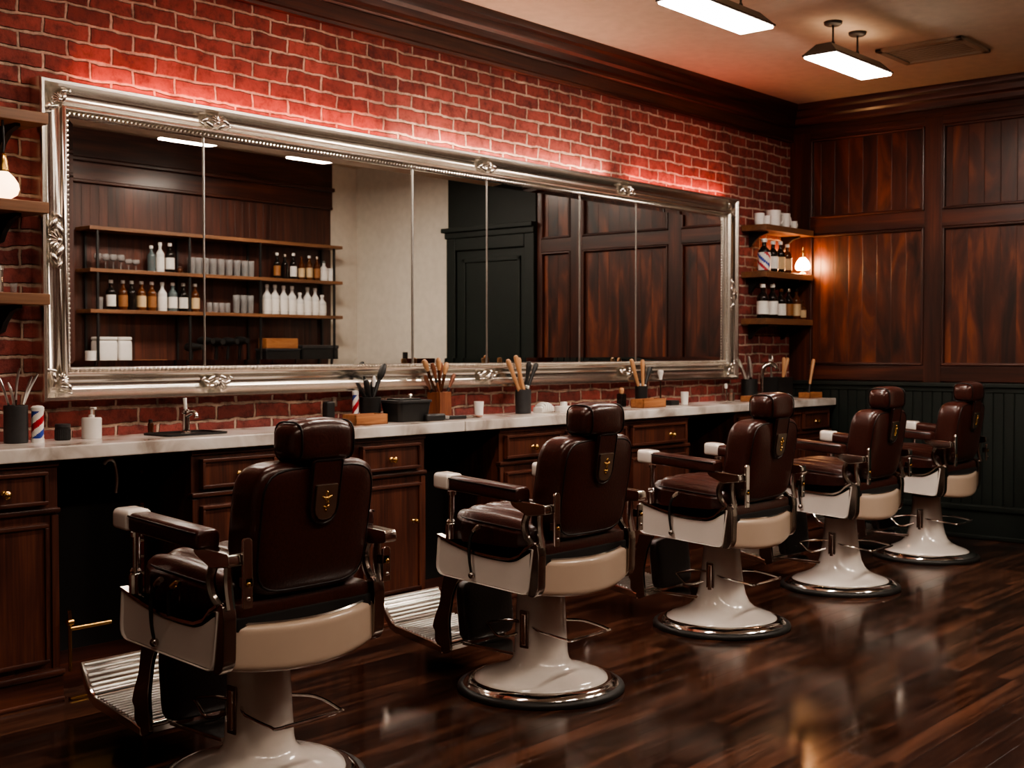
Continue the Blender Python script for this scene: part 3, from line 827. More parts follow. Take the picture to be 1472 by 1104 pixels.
    for v in b.verts:
        k = (abs(v.co.x) ** NB + abs(v.co.y) ** NB + abs(v.co.z) ** NB) ** (1 / NB); u = v.co / k
        bul = 0.010 * math.cos(u.x * 1.5) * math.cos(u.z * 1.5) * u.y
        v.co = Vector(lean(Vector((u.x * 0.231, -0.176 + u.y * 0.078 + bul, 0.8285 + u.z * 0.199))))
    w.add(b, 'leather'); bk = w.build('backrest', t, 80)
    for yy in (-0.86, 0.86):
        q0 = (1 - abs(yy) ** NB) ** (1 / NB) + 0.004
        pl = []
        for k in range(65):
            a = 2 * PI * k / 64; c_, s_ = math.cos(a), math.sin(a); q = (abs(c_) ** NB + abs(s_) ** NB) ** (-1 / NB) * q0
            pl.append(lean(Vector((c_ * q * 0.231, -0.176 + yy * 0.078, 0.8285 + s_ * q * 0.199))))
        MB().tube(pl, 0.0042, 'seam', 6).build('piping', bk, 80)
    # leather tongue and nickel badge
    st = MB().prism(rrect(0.108, 0.19, 0.01, 3, 0.05), 'y', -0.008, 0.008, 'leather', 0.004, 2, 0, lambda v: lean(Vector((v.x, v.y - 0.264, v.z + 0.935)))).build('leather_tongue', bk)
    MB().tube([lean(Vector((x, -0.272, z + 0.935))) for x, z in (lambda q: q + [q[0]])(rrect(0.108, 0.19, 0.01, 3, 0.05))], 0.003, 'seam', 6).build('piping', bk)
    w = MB(); w.prism(rrect(0.082, 0.105, 0.004, 3, 0.034), 'y', -0.006, 0.006, 'nickel', 0.003, 2, 0, lambda v: lean(Vector((v.x, v.y - 0.274, v.z + 0.905))))
    for dx, dz, sx, sz, ro in ((0, 0.020, 0.5, 1, 0), (-0.010, 0.008, 1, .45, .6), (0.011, 0.010, 1, .45, -.5), (0.002, -0.006, .55, 1, .2), (-0.006, -0.020, .8, .5, .4), (0.006, -0.018, .8, .5, -.5), (0, 0.005, .8, .8, 0), (-0.001, -0.030, .45, .6, 0)):
        p = lean(Vector((dx, -0.281, 0.91 + dz)))
        w.ball(p, 0.009, 'brass', (sx, 0.5, sz), 8, (0, ro, 0))
    w.build('badge', bk, label='nickel shield badge with a small brass emblem')
    # headrest on its post
    MB().tube([(-0.03, -0.245, 1.00), (-0.03, -0.262, 1.045)], 0.009, 'chrome', 8).tube([(0.03, -0.245, 1.00), (0.03, -0.262, 1.045)], 0.009, 'chrome', 8).box((0, -0.255, 1.018), (0.11, 0.05, 0.012), 'black', 0.004).build('headrest_post', t)
    def hd(u):
        return (0, 0, 0.010 * (1 - u.x ** 2) * (u.z > 0) * u.z - 0.012 * math.exp(-(u.x / 0.13) ** 2) * max(0, u.y) * 1.2)
    h = MB().cushion((0, -0.272, 1.082), (0.250, 0.135, 0.122), 'leather', 3.6, 13, hd).build('headrest', t, 80)
    for s in (-1, 1):
        pts = []
        for k in range(33):
            a = 2 * PI * k / 32; c_, s_ = math.cos(a), math.sin(a); q = (abs(c_) ** 3.6 + abs(s_) ** 3.6) ** (-1 / 3.6)
            pts.append((s * 0.098, -0.272 + c_ * q * 0.0625, 1.082 + s_ * q * 0.0575 + 0.003))
        MB().tube(pts, 0.0032, 'seam', 6).build('piping', h, 80)
    # arms
    for s in (-1, 1):
        slope = lambda v: (v.x, v.y, v.z + (v.y - 0.05) * 0.065)
        w = MB(); w.prism([(x + s * 0.300, z) for x, z in rrect(0.082, 0.056, 0.02, 4, 0.012)], 'y', -0.165, 0.19, 'leather', 0.012, 3, 0, lambda v: slope(Vector((v.x, v.y, v.z + 0.826))))
        am = w.build('armrest', t, 60)
        w = MB(); w.prism([(x + s * 0.300, z) for x, z in rrect(0.092, 0.062, 0.018, 4, 0.012)], 'y', 0.185, 0.268, 'enamel', 0.012, 3, 0, lambda v: slope(Vector((v.x, v.y, v.z + 0.828))))
        w.build('arm_cap', am, 60, 'white enamel arm cap')
        pl = []
        for y, z in ((-0.160, 0.845), (0.184, 0.845)):
            pl.append(slope(Vector((s * 0.342, y, z))))
        MB().tube(pl, 0.003, 'seam', 6).build('piping', am)
        w = MB(); w.tube([(s * 0.298, 0.208, 0.80), (s * 0.298, 0.21, 0.69)], 0.011, 'chrome', 12)
        w.lathe([(0, 0), (0.021, 0), (0.021, 0.055), (0.016, 0.062), (0.018, 0.068), (0.013, 0.076), (0, 0.076)], 'chrome', (s * 0.298, 0.213, 0.612), 16)
        w.lathe([(0, 0), (0.018, 0), (0.018, 0.014), (0, 0.014)], 'chrome', (s * 0.298, 0.207, 0.785), 14)
        w.build('arm_post', t)
        w = MB()
        w.prism(round_poly([(-0.11, 0.795), (-0.285, 0.785), (-0.288, 0.748), (-0.20, 0.735), (-0.12, 0.77)], 0.012, 3), 'x', s * 0.272, s * 0.322, 'chrome', 0.005, 2)
        w.tube([(s * 0.296, -0.185, 0.75), (s * 0.296, -0.165, 0.70), (s * 0.293, -0.178, 0.65), (s * 0.288, -0.215, 0.615)], 0.014, 'chrome_dk', 8, 4)
        w.tube([(s * 0.285, -0.235, 0.76), (s * 0.285, -0.232, 0.69), (s * 0.285, -0.245, 0.62)], 0.013, 'chrome', 8, 4)
        w.build('arm_bracket', t)
        w = MB(); w.prism([(x + s * 0.266, z + (0.727 if s < 0 else 0.685)) for x, z in rrect(0.032, 0.20 if s < 0 else 0.11, 0.014, 4, 0.004)], 'y', -0.300, -0.288, 'chrome', 0.003, 2)
        w.box((s * 0.262, -0.285, 0.70), (0.03, 0.03, 0.03), 'chrome_dk', 0.004); w.ball((s * 0.266, -0.302, 0.695), 0.008, 'brass', (1, .6, 1), 8); w.ball((s * 0.266, -0.302, 0.655), 0.006, 'chrome', (1, .6, 1), 8)
        w.build('back_bracket', t)
    # recline lever on the left
    w = MB(); w.tube([(-0.322, 0.062, 0.660), (-0.324, 0.080, 0.640), (-0.326, 0.089, 0.60), (-0.326, 0.088, 0.54), (-0.320, 0.083, 0.490)], [0.0075, 0.0075, 0.007, 0.0055, 0.005], 'black', 8, 5)
    w.tube([(-0.320, 0.042, 0.676), (-0.321, 0.054, 0.672), (-0.323, 0.070, 0.656)], [0.0088, 0.009, 0.0085], 'nickel', 8, 3)
    w.ball((-0.320, 0.083, 0.484), 0.014, 'chrome_dk', seg=10); w.build('recline_lever', t)
    # leg rest and foot plate
    w = MB(); w.cushion((0, 0.300, 0.285), (0.30, 0.055, 0.25), 'leather_dark', 7, 8, None, (-0.10, 0, 0)); w.build('calf_pad', t, 80, 'black leather calf pad')
    so = round_poly([(0.285, 0.435), (0.37, 0.435), (0.385, 0.38), (0.398, 0.31), (0.425, 0.255), (0.438, 0.212), (0.424, 0.195), (0.424, 0.155), (0.375, 0.105), (0.335, 0.125), (0.348, 0.24), (0.325, 0.36)], [0, 0, .02, .02, .02, .008, .004, .004, .012, .012, .03, .03], 3)
    for s in (-1, 1):
        MB().prism(so, 'x', s * 0.158, s * 0.176, 'chrome_dk', 0.004, 2).build('leg_rest_plate', t)
    fp = MB()
    prof = [(0.745, 0.288), (0.728, 0.262), (0.705, 0.222), (0.680, 0.195), (0.655, 0.183), (0.44, 0.150), (0.385, 0.135)]
    under = [(0.385, 0.108), (0.44, 0.118), (0.655, 0.148), (0.692, 0.165), (0.722, 0.205), (0.752, 0.270)]
    fp.prism(prof + under, 'x', -0.178, 0.178, 'chrome', 0.003, 1)
    fo = fp.build('foot_plate', t, 30, 'polished ribbed foot plate')
    w = MB(); d = 0.0; L = [(Vector(a), Vector(c)) for a, c in zip(prof, prof[1:])]
    tot = sum((c - a).length for a, c in L); s_ = 0.012
    while s_ < tot - 0.02:
        q = s_
        for a, c in L:
            if q <= (c - a).length:
                p = a + (c - a).normalized() * q; nrm = Vector((-(c - a).y, (c - a).x)).normalized()
                if nrm.y < 0: nrm = -nrm
                p = p + nrm * 0.002
                ang = math.atan2((c - a).y, (c - a).x)
                w.box((0, p.x, p.y), (0.335, 0.011, 0.007), 'steel', 0.003, 1, (ang, 0, 0)); break
            q -= (c - a).length
        s_ += 0.0185
    w.build('tread', fo)
    w = MB()
    w.tube([(-0.165, 0.345, 0.150), (0.165, 0.345, 0.150)], 0.010, 'chrome', 10); w.box2((-0.10, 0.06, 0.135), (0.10, 0.34, 0.150), 'chrome', 0.004)
    w.build('leg_rest_bar', t)
    return t

chair_a = make_chair('nearest barber chair, cut off by the bottom of the photo, its broad back towards us')
extra = MB().tube([(-0.318, -0.02, 0.668), (-0.322, -0.004, 0.652), (-0.324, 0.002, 0.62), (-0.324, 0.0, 0.575)], [0.008, 0.008, 0.007, 0.006], 'black', 8, 5)
extra.tube([(-0.316, -0.042, 0.672), (-0.318, -0.03, 0.674), (-0.322, -0.012, 0.660)], 0.009, 'brass', 8, 3)
chair_b = copy_tree(chair_a)
extra.build('second_lever', chair_a)
chair_a.location = (2.42, 3.14, 0)
chair_b.location = (3.851, 3.18, 0)
chair_b['label'] = 'second barber chair from the front, its whole straight pedestal and foot plate in view'
chair_c = make_chair('third of the five barber chairs, in the middle of the row with a flared pedestal', True)
chair_c.location = (5.305, 3.23, 0)
for loc, lab in (((6.616, 3.246, 0), 'fourth barber chair from the front, partly behind the middle chair'), ((7.96, 3.30, 0), 'farthest and smallest barber chair, against the dark green wainscot')):
    c = copy_tree(chair_c); c.location = loc; c['label'] = lab
# ------------------------------------------------------------------ shelves on the brick wall
def wall_shelf(x0, x1, z, label, depth=0.215, th=0.045, group=None, right=False):
    t = thing('wall_shelf', label, 'shelf', ((x0 + x1) / 2, WY, z - th), 0, group)
    cx = (x0 + x1) / 2
    MB().box2((x0 - cx, -depth, 0), (x1 - cx, -0.002, th), 'shelf', 0.004).build('board', t)
    for bx in ((x0 + 0.10, x1 - 0.10) if not right else (x0 + 0.12, x1 - 0.12)):
        w = MB(); w.prism([(-0.004, 0), (-0.004, -0.11), (-0.025, -0.105), (-0.05, -0.07), (-0.10, -0.03), (-0.16, -0.014), (-0.16, 0)], 'x', bx - cx - 0.012, bx - cx + 0.012, 'black', 0.003)
        w.build('bracket', t)
    return t
GL, GR = 'oak shelves left of the mirror', 'oak shelves in the far corner'
wall_shelf(1.90, 2.555, 2.285, 'topmost oak shelf on the brick left of the mirror, nothing on it', group=GL)
wall_shelf(1.90, 2.555, 1.935, 'middle oak shelf left of the mirror carrying a glowing lamp', group=GL)
wall_shelf(1.90, 2.555, 1.575, 'lowest oak shelf left of the mirror with a steel tin', group=GL)
wall_shelf(8.20, XE - 0.045, 2.283, 'topmost corner shelf right of the mirror holding white mugs', group=GR, right=True)
wall_shelf(8.20, XE - 0.045, 1.938, 'middle corner shelf right of the mirror with bottles and a lamp', group=GR, right=True)
wall_shelf(8.20, XE - 0.045, 1.590, 'lowest corner shelf right of the mirror holding a row of bottles', group=GR, right=True)

def opal_lamp(x, y, z, label, hang):
    t = thing('globe_lamp', label, 'lamp', (x, y, z))
    if hang:
        MB().lathe([(0, 0.002), (0.03, 0.004), (0.052, 0.018), (0.060, 0.040), (0.056, 0.062), (0.042, 0.084), (0.026, 0.100), (0.018, 0.108), (0, 0.108)], 'globe_soft', seg=28).build('glass_globe', t)
        MB().lathe([(0, 0.104), (0.020, 0.104), (0.022, 0.112), (0.018, 0.150), (0.013, 0.170), (0.006, 0.178), (0, 0.178)], 'brass', seg=18).build('socket', t)
        MB().tube([(0, 0, 0.17), (0.004, 0, 0.22), (0, 0, 0.305)], 0.005, 'black', 8, 4).build('cord', t)
    else:
        MB().lathe([(0, 0), (0.036, 0), (0.036, 0.008), (0.016, 0.018), (0.014, 0.04), (0.0, 0.04)], 'brass', seg=20).build('base', t)
        MB().lathe([(0, 0.036), (0.05, 0.038), (0.064, 0.05), (0.066, 0.07), (0.056, 0.100), (0.036, 0.125), (0.02, 0.138), (0, 0.138)], 'globe', seg=28).build('glass_globe', t)
        MB().lathe([(0, 0.134), (0.022, 0.134), (0.024, 0.142), (0.018, 0.16), (0.018, 0.178), (0.010, 0.186), (0.012, 0.20), (0.008, 0.222), (0, 0.228)], 'brass', seg=18).build('socket', t)
    return t
opal_lamp(2.385, 4.665, 1.935, 'glowing opal globe lamp on the shelf left of the mirror', True)
opal_lamp(8.825, 4.66, 1.938, 'glowing opal lamp on the corner shelf beside the panelled wall', False).scale = (0.84, 0.84, 0.95)
t = thing('steel_tin', 'tall polished steel canister at the left edge on the lowest shelf', 'canister', (2.348, 4.66, 1.575))
MB().lathe([(0, 0), (0.028, 0), (0.029, 0.003), (0.029, 0.085), (0.027, 0.088), (0, 0.088)], 'chrome', seg=24).build('body', t)
MB().lathe([(0, 0.087), (0.030, 0.087), (0.030, 0.100), (0.02, 0.104), (0, 0.104)], 'steel', seg=24).build('lid', t)
tag(MB().lathe([(0, 0.001), (0.011, 0.001), (0.014, 0.036), (0.0125, 0.036), (0.010, 0.004), (0, 0.004)], 'clear', (2.415, 4.65, 1.575), 20).build('shot_glass'), 'tiny clear glass beside the steel canister on the left shelf', 'glass')

# ------------------------------------------------------------------ bottles
BOTTLES = {}
def bottle(label, loc, h, r, body, lab=None, cap='white', group=None, neck=0.34, stripes=False):
    """shouldered bottle with a label band and a cap; the first of each kind is built, the rest are copies"""
    key = (round(h, 3), round(r, 3), body, lab, cap, stripes, neck)
    if key in BOTTLES:
        t = copy_tree(BOTTLES[key]); t.location = loc; t['label'] = label
        if group: t['group'] = group
        return t
    t = thing('bottle', label, 'bottle', loc, 0, group)
    BOTTLES[key] = t
    zs = h * (1 - neck); rn = r * 0.36
    MB().lathe([(0, 0.001), (r * 0.93, 0.001), (r, 0.006), (r, zs * 0.90), (r * 0.93, zs * 0.97), (r * 0.66, zs * 1.06), (rn * 1.1, zs * 1.16), (rn, zs * 1.2), (rn, h * 0.93), (rn * 1.12, h * 0.935), (rn * 1.12, h * 0.95), (0, h * 0.95)], body, seg=20).build('glass_body', t)
    if stripes:   # slanting red, white and blue bands
        w = MB(); z0, z1, n = zs * 0.06, zs * 0.88, 48
        b = bmesh.new(); rings = []
        for j in range(13):
            rings.append([b.verts.new(((r + 0.0015) * math.cos(2 * PI * k / n), (r + 0.0015) * math.sin(2 * PI * k / n), z0 + (z1 - z0) * j / 12)) for k in range(n)])
        fc = []
        for j in range(12):
            for k in range(n):
                fc.append((b.faces.new((rings[j][k], rings[j][(k + 1) % n], rings[j + 1][(k + 1) % n], rings[j + 1][k])), (k + 2.2 * j) % 24))
        w.mats = ['paper', 'red', 'blue']
        for f, ph in fc:
            f.material_index = 1 if 4 <= ph < 9 else 2 if 14 <= ph < 19 else 0
        me = bpy.data.meshes.new('tmp'); b.to_mesh(me); b.free(); w.bm.from_mesh(me); bpy.data.meshes.remove(me)
        w.build('striped_band', t)
    elif lab:
        MB().lathe([(r - 0.001, zs * 0.18), (r + 0.0012, zs * 0.185), (r + 0.0012, zs * 0.76), (r - 0.001, zs * 0.765)], lab, seg=20).build('paper_label', t)
    MB().lathe([(0, h), (rn * 1.15, h), (rn * 1.25, h * 0.985), (rn * 1.25, h * 0.90), (rn * 1.0, h * 0.895)], cap, seg=16).build('cap', t)
    return t
GA = 'bottles on the middle corner shelf'; GB = 'bottles on the lowest corner shelf'
S2, S3 = 1.938, 1.590
bottle('bottle with slanting red, white and blue barber stripes on the corner shelf', (8.300, 4.70, S2), 0.245, 0.046, 'blackglass', 'paper', 'white', GA, stripes=True)
bottle('black bottle with a white label beside the striped bottle', (8.432, 4.70, S2), 0.235, 0.040, 'blackglass', 'paper', 'white', GA)
bottle('black bottle with a cream label, third on the middle corner shelf', (8.545, 4.70, S2), 0.24, 0.036, 'blackglass', 'cream', 'white', GA)
bottle('brown bottle with an amber label next to the corner lamp', (8.652, 4.70, S2), 0.225, 0.036, 'brownglass', 'cream', 'paper', GA)
for k, (x, h, r, bd, lb, cp, lab) in enumerate((
    (8.285, 0.255, 0.045, 'blackglass', 'paper', 'white', 'black bottle with a large white label at the left end of the lowest corner shelf'),
    (8.428, 0.260, 0.043, 'blackglass', 'paper', 'white', 'tall black bottle with a white label, second on the lowest corner shelf'),
    (8.557, 0.230, 0.041, 'blackglass', 'paper', 'brownglass', 'black bottle with a white label and dark cap, third on the lowest corner shelf'),
    (8.678, 0.235, 0.035, 'blackglass', 'amberl', 'nickel', 'slim black bottle with a narrow amber label on the lowest corner shelf'),
    (8.800, 0.240, 0.035, 'brownglass', 'cream', 'blackglass', 'tall brown bottle with a tan label on the lowest corner shelf'),
    (8.892, 0.150, 0.033, 'amberglass', 'cream', 'brownglass', 'short amber bottle at the right end of the lowest corner shelf'))):
    bottle(lab, (x, 4.70, S3), h, r, bd, lb, cp, GB)
# mugs
MUG = []
def mug(label, loc, s=1.0, rz=0.0, group='white mugs on the top corner shelf'):
    if MUG:
        t = copy_tree(MUG[0]); t.location = loc; t['label'] = label
    else:
        t = thing('mug', label, 'mug', loc, rz, group); MUG.append(t)
        MB().lathe([(0, 0.002), (0.030, 0.002), (0.034, 0.006), (0.037, 0.03), (0.038, 0.085), (0.0355, 0.085), (0.033, 0.012), (0, 0.010)], 'white', seg=24).build('cup', t)
        MB().tube([(0.036, 0, 0.068), (0.056, 0, 0.066), (0.062, 0, 0.045), (0.052, 0, 0.024), (0.035, 0, 0.02)], 0.005, 'white', 8, 4).build('handle', t)
    t.rotation_euler = (0, 0, rz); t.scale = (s, s, s)
    return t
S1 = 2.283
mug('white mug at the left end of the top corner shelf', (8.155, 4.71, S1), 1.0, 0.6).location.x = 8.245
mug('white mug standing just right of the leftmost mug on the corner shelf', (8.335, 4.70, S1), 0.85, 0.2)
mug('tallest white mug in the middle of the top corner shelf', (8.455, 4.71, S1), 1.45, -0.5)
mug('medium white mug right of the tallest mug on the corner shelf', (8.615, 4.71, S1), 1.30, -0.2)
mug('smallest white mug at the right end of the top corner shelf', (8.715, 4.68, S1), 0.70, -0.2)

# ------------------------------------------------------------------ cups of brushes and tools along the counter
CUPS = []
def cup(label, x, y, r, h, m, taper=1.0, square=False):
    t = thing('tool_cup', label, 'cup', (x, y, CT)); CUPS.append([x, y, r * taper, h, 0])
    w = MB()
    if square:
        for a, c, d, e in ((-r, r, -r, -r + 0.006), (-r, r, r - 0.006, r), (-r, -r + 0.006, -r, r), (r - 0.006, r, -r, r)):
            w.box2((a, d, 0), (c, e, h), m, 0.002)
        w.box2((-r, -r, 0), (r, r, 0.008), m)
    else:
        w.lathe([(0, 0.001), (r * taper * 0.96, 0.001), (r * taper, 0.005), (r, h - 0.002), (r - 0.002, h), (r - 0.004, h - 0.002), (r * taper - 0.004, 0.008), (0, 0.008)], m, seg=32)
    w.build('body', t)
    return t
def lean_frame(x, y, z, tip):
    """matrix that stands a tool (built along +z from 0) from a foot point towards a tip point"""
    d = Vector(tip) - Vector((x, y, z))
    return d.length, d.to_track_quat('Z', 'Y').to_euler()
def brush(kind, label, foot, tip, group, cat='brush', name='styling_brush'):
    """tool standing in a cup: foot inside the cup, tip the visible end"""
    for c in CUPS:   # a tool in a cup crosses the rim inside it and stands clear of its neighbours
        if math.hypot(foot[0] - c[0], foot[1] - c[1]) < 0.07:
            r, k = c[2] - 0.010, c[4]; c[4] += 1
            tx, T = tip[0] - c[0], tip[2] - foot[2]
            f = (c[3] - 0.012) / T
            dx = max(-r, min(r, -tx * 0.35))
            lim = r + 0.002
            x = dx + (tx - dx) * f
            if abs(x) > lim:
                tx = (math.copysign(lim, x) - dx) / f + dx
            dy = r * (0.0, -0.75, 0.75, -0.4, 0.45, 0.1, -0.8)[k % 7] * 0.8
            foot = (c[0] + dx * 0.9, c[1] + dy * 0.8, foot[2]); tip = (c[0] + tx, c[1] + dy, tip[2])
    L, e = lean_frame(*foot, tip)
    t = thing(name, label, cat, foot, 0, group); t.rotation_euler = e
    if kind == 'tan':        # turned wooden handle up
        MB().lathe([(0, L), (0.009, L - 0.002), (0.0135, L - 0.010), (0.0145, L - 0.03), (0.012, L * 0.72), (0.010, L * 0.5), (0.011, L * 0.36), (0.008, L * 0.33), (0, L * 0.33)], 'tan', seg=16).build('handle', t)
        MB().lathe([(0, L * 0.34), (0.008, L * 0.34), (0.007, L * 0.25), (0.010, 0.01), (0, 0.0)], 'black', seg=12).build('bristle_end', t)
    elif kind == 'tipped':   # dark shaft with a tan bulb end
        MB().lathe([(0, L), (0.008, L - 0.002), (0.0145, L - 0.014), (0.0155, L - 0.03), (0.012, L - 0.055), (0.008, L - 0.07), (0, L - 0.07)], 'tan', seg=14).build('handle_end', t)
        MB().lathe([(0, L - 0.065), (0.0085, L - 0.068), (0.007, L * 0.4), (0.005, 0.0), (0, 0)], 'brownglass', seg=12).build('shaft', t)
    elif kind == 'dark':
        MB().lathe([(0, L), (0.009, L - 0.004), (0.0135, L - 0.022), (0.0125, L - 0.045), (0.007, L - 0.085), (0.006, 0.0), (0, 0)], 'cupwood', seg=12).build('handle', t)
        MB().lathe([(0.0075, L - 0.088), (0.0088, L - 0.09), (0.0085, L - 0.11), (0.006, L - 0.112)], 'black', seg=12).build('ferrule', t)
    elif kind == 'black':
        MB().lathe([(0, L), (0.010, L - 0.003), (0.0155, L - 0.018), (0.0150, L - 0.04), (0.010, L - 0.075), (0.0085, L * 0.4), (0.007, 0.0), (0, 0)], 'black', seg=14).build('handle', t)
        MB().lathe([(0.0095, L * 0.52), (0.0105, L * 0.515), (0.010, L * 0.46), (0.0085, L * 0.455)], 'steel', seg=14).build('ferrule', t)
    elif kind == 'paddle':
        MB().ball((0, 0, L - 0.05), 0.05, 'black', (0.46, 0.32, 1.0), 16).build('paddle_head', t)
        MB().lathe([(0, L * 0.72), (0.010, L * 0.70), (0.0105, L * 0.4), (0.008, 0), (0, 0)], 'black', seg=12).build('handle', t)
    elif kind == 'comb':
        w = MB(); w.box((0, 0, L * 0.5), (0.020, 0.005, L), 'black', 0.002)
        w.build('spine', t)
        w = MB()
        for k in range(14):
            w.box((0.014, 0, L - 0.008 - k * 0.0065), (0.012, 0.003, 0.0035), 'black')
        w.build('comb_teeth', t)
    elif kind == 'glint':
        MB().lathe([(0, L), (0.006, L - 0.004), (0.011, L - 0.022), (0.009, L - 0.045), (0.005, L - 0.06), (0, L - 0.06)], 'white', seg=12).build('white_head', t)
        MB().lathe([(0, L - 0.055), (0.006, L - 0.058), (0.006, 0), (0, 0)], 'black', seg=10).build('handle', t)
    elif kind == 'rod':      # slim steel comb or shears blade, slightly bent
        MB().tube([(0, 0, L * 0.55), (0.006, 0, L * 0.75), (0.004, 0, L * 0.9), (-0.004, 0, L)], [0.0048, 0.0056, 0.0058, 0.0035], 'steel', 8, 4).build('blade', t)
        MB().tube([(0, 0, 0.0), (0, 0, L * 0.56)], [0.004, 0.0048], 'chrome_dk', 8).build('shank', t)
    elif kind == 'wide':     # broad steel shears
        w = MB(); w.cushion((0, 0, L * 0.72), (0.034, 0.012, L * 0.56), 'steel', 2.4, 5); w.build('blade', t)
        MB().tube([(0, 0, 0), (0, 0, L * 0.5)], 0.006, 'chrome_dk', 8).build('shank', t)
    elif kind == 'scissors':
        for s in (-1, 1):
            MB().tube([(s * 0.004, 0, 0), (0, 0, L * 0.55), (s * -0.014, 0, L * 0.80)], [0.003, 0.006, 0.005], 'steel', 8, 3).build('blade', t)
            b = MB(); b.tube([(s * -0.024 + 0.020 * math.cos(a), 0, L * 0.88 + 0.030 * math.sin(a)) for a in [2 * PI * k / 14 for k in range(15)]], 0.0055, 'steel', 6); b.build('finger_ring', t)
    return t

# far left: charcoal cup of steel tools, barber pole, small pot, soap pump
cup('charcoal cup of steel tools at the left edge of the counter', 2.450, 4.71, 0.046, 0.150, 'char')
g = 'steel tools in the left charcoal cup'
for (dx, tx, tz, lab) in ((-0.022, -0.072, 0.27, 'bent steel tool leaning left at the edge of the charcoal cup'), (-0.008, -0.040, 0.24, 'short steel tool low in the left charcoal cup'), (0.004, 0.028, 0.295, 'tallest steel tool standing upright in the left charcoal cup'), (0.014, 0.062, 0.262, 'steel tool second from the right in the left charcoal cup'), (0.024, 0.100, 0.272, 'steel tool leaning far right out of the left charcoal cup')):
    brush('rod', lab, (2.450 + dx, 4.712, CT + 0.010), (2.450 + tx, 4.715, CT + tz), g, 'steel tool', 'steel_tool')
def barber_pole(label, x, y, r, h, turns=1.0, z=CT):
    t = thing('barber_pole', label, 'barber pole', (x, y, z))
    MB().lathe([(0, 0), (r, 0), (r, 0.014), (r * 0.9, 0.018), (0, 0.018)], 'white', seg=24).build('base', t)
    MB().lathe([(r * 0.9, h - 0.024), (r, h - 0.020), (r, h - 0.008), (r * 0.7, h - 0.002), (0, h)], 'white', seg=24).build('cap', t)
    n, mrow = 48, 28; b = bmesh.new(); w = MB(); w.mats = ['paper', 'red', 'blue']
    rg = [[b.verts.new((r * 0.92 * math.cos(2 * PI * k / n), r * 0.92 * math.sin(2 * PI * k / n), 0.016 + (h - 0.038) * j / mrow)) for k in range(n)] for j in range(mrow + 1)]
    for j in range(mrow):
        for k in range(n):
            f = b.faces.new((rg[j][k], rg[j][(k + 1) % n], rg[j + 1][(k + 1) % n], rg[j + 1][k]))
            ph = (k / n - turns * j / mrow) % 1.0
            f.material_index = 1 if ph < 0.26 else 2 if 0.5 <= ph < 0.74 else 0
    me = bpy.data.meshes.new('tmp'); b.to_mesh(me); b.free(); w.bm.from_mesh(me); bpy.data.meshes.remove(me)
    w.build('striped_tube', t)
    return t
barber_pole('small red, white and blue barber pole beside the left charcoal cup', 2.525, 4.68, 0.0255, 0.148)
t = thing('ribbed_pot', 'small black ribbed pot between the barber pole and the soap pump', 'pot', (2.655, 4.72, CT))
w = MB(); w.lathe([(0, 0.0), (0.029, 0.0), (0.030, 0.004), (0.030, 0.052), (0.027, 0.055), (0, 0.055)], 'black', seg=28)
for k in range(24):
    a = 2 * PI * k / 24; w.box((0.030 * math.cos(a), 0.030 * math.sin(a), 0.024), (0.003, 0.003, 0.042), 'char', 0.001, 1, (0, 0, a))
w.build('body', t); MB().lathe([(0, 0.054), (0.031, 0.054), (0.031, 0.064), (0.028, 0.067), (0, 0.067)], 'char', seg=28).build('lid', t)
t = thing('soap_dispenser', 'white soap dispenser with a pump standing left of the sink', 'soap dispenser', (2.785, 4.72, CT))
MB().lathe([(0, 0), (0.038, 0), (0.040, 0.004), (0.041, 0.082), (0.038, 0.087), (0.012, 0.088), (0, 0.088)], 'white', seg=28).build('body', t)
w = MB(); w.lathe([(0.0, 0.086), (0.013, 0.086), (0.013, 0.098), (0.005, 0.10), (0.005, 0.122), (0, 0.122)], 'white', seg=16); w.box((0.0, -0.012, 0.126), (0.013, 0.040, 0.010), 'white', 0.004); w.build('pump', t)
t = thing('side_spray', 'small dark bottle standing at the left corner of the black sink', 'bottle', (3.095, 4.765, CT))
MB().lathe([(0, 0), (0.012, 0), (0.013, 0.045), (0.008, 0.052), (0, 0.053)], 'brownglass', seg=14).build('body', t); MB().lathe([(0, 0.05), (0.009, 0.05), (0.009, 0.064), (0, 0.066)], 'black', seg=14).build('cap', t)

# behind the nearest chair's headrest
t = thing('hair_clipper', 'black hair clipper with a grey end standing beside the nearest wooden tray', 'hair clipper', (4.085, 4.735, CT))
MB().box((0, 0, 0.058), (0.055, 0.042, 0.115), 'black', 0.012).build('body', t)
MB().lathe([(0, 0), (0.016, 0), (0.017, 0.02), (0.013, 0.03), (0.014, 0.045), (0, 0.048)], 'nickel', (0.034, 0, 0.088), 14).build('head', t)
def tray(label, x, y, lx, ly, h=0.045, group='honey wooden trays on the counter'):
    t = thing('wooden_tray', label, 'tray', (x, y, CT), 0, group)
    w = MB(); w.box2((-lx / 2, -ly / 2, 0), (lx / 2, ly / 2, 0.008), 'traywood', 0.002)
    for a, c, d, e in ((-lx / 2, lx / 2, -ly / 2, -ly / 2 + 0.009), (-lx / 2, lx / 2, ly / 2 - 0.009, ly / 2), (-lx / 2, -lx / 2 + 0.009, -ly / 2, ly / 2), (lx / 2 - 0.009, lx / 2, -ly / 2, ly / 2)):
        w.box2((a, d, 0), (c, e, h), 'traywood', 0.003)
    return tag(w.build('box', t), None) and t
tray('honey wooden tray in front of the black brush cup and small barber pole', 4.200, 4.595, 0.215, 0.10, 0.052)
barber_pole('small barber pole standing behind the nearest wooden tray', 4.262, 4.735, 0.0175, 0.165)
cup('black cup of black brushes behind the nearest wooden tray', 4.345, 4.715, 0.056, 0.130, 'black', 0.9)
g = 'black brushes in the cup behind the wooden tray'
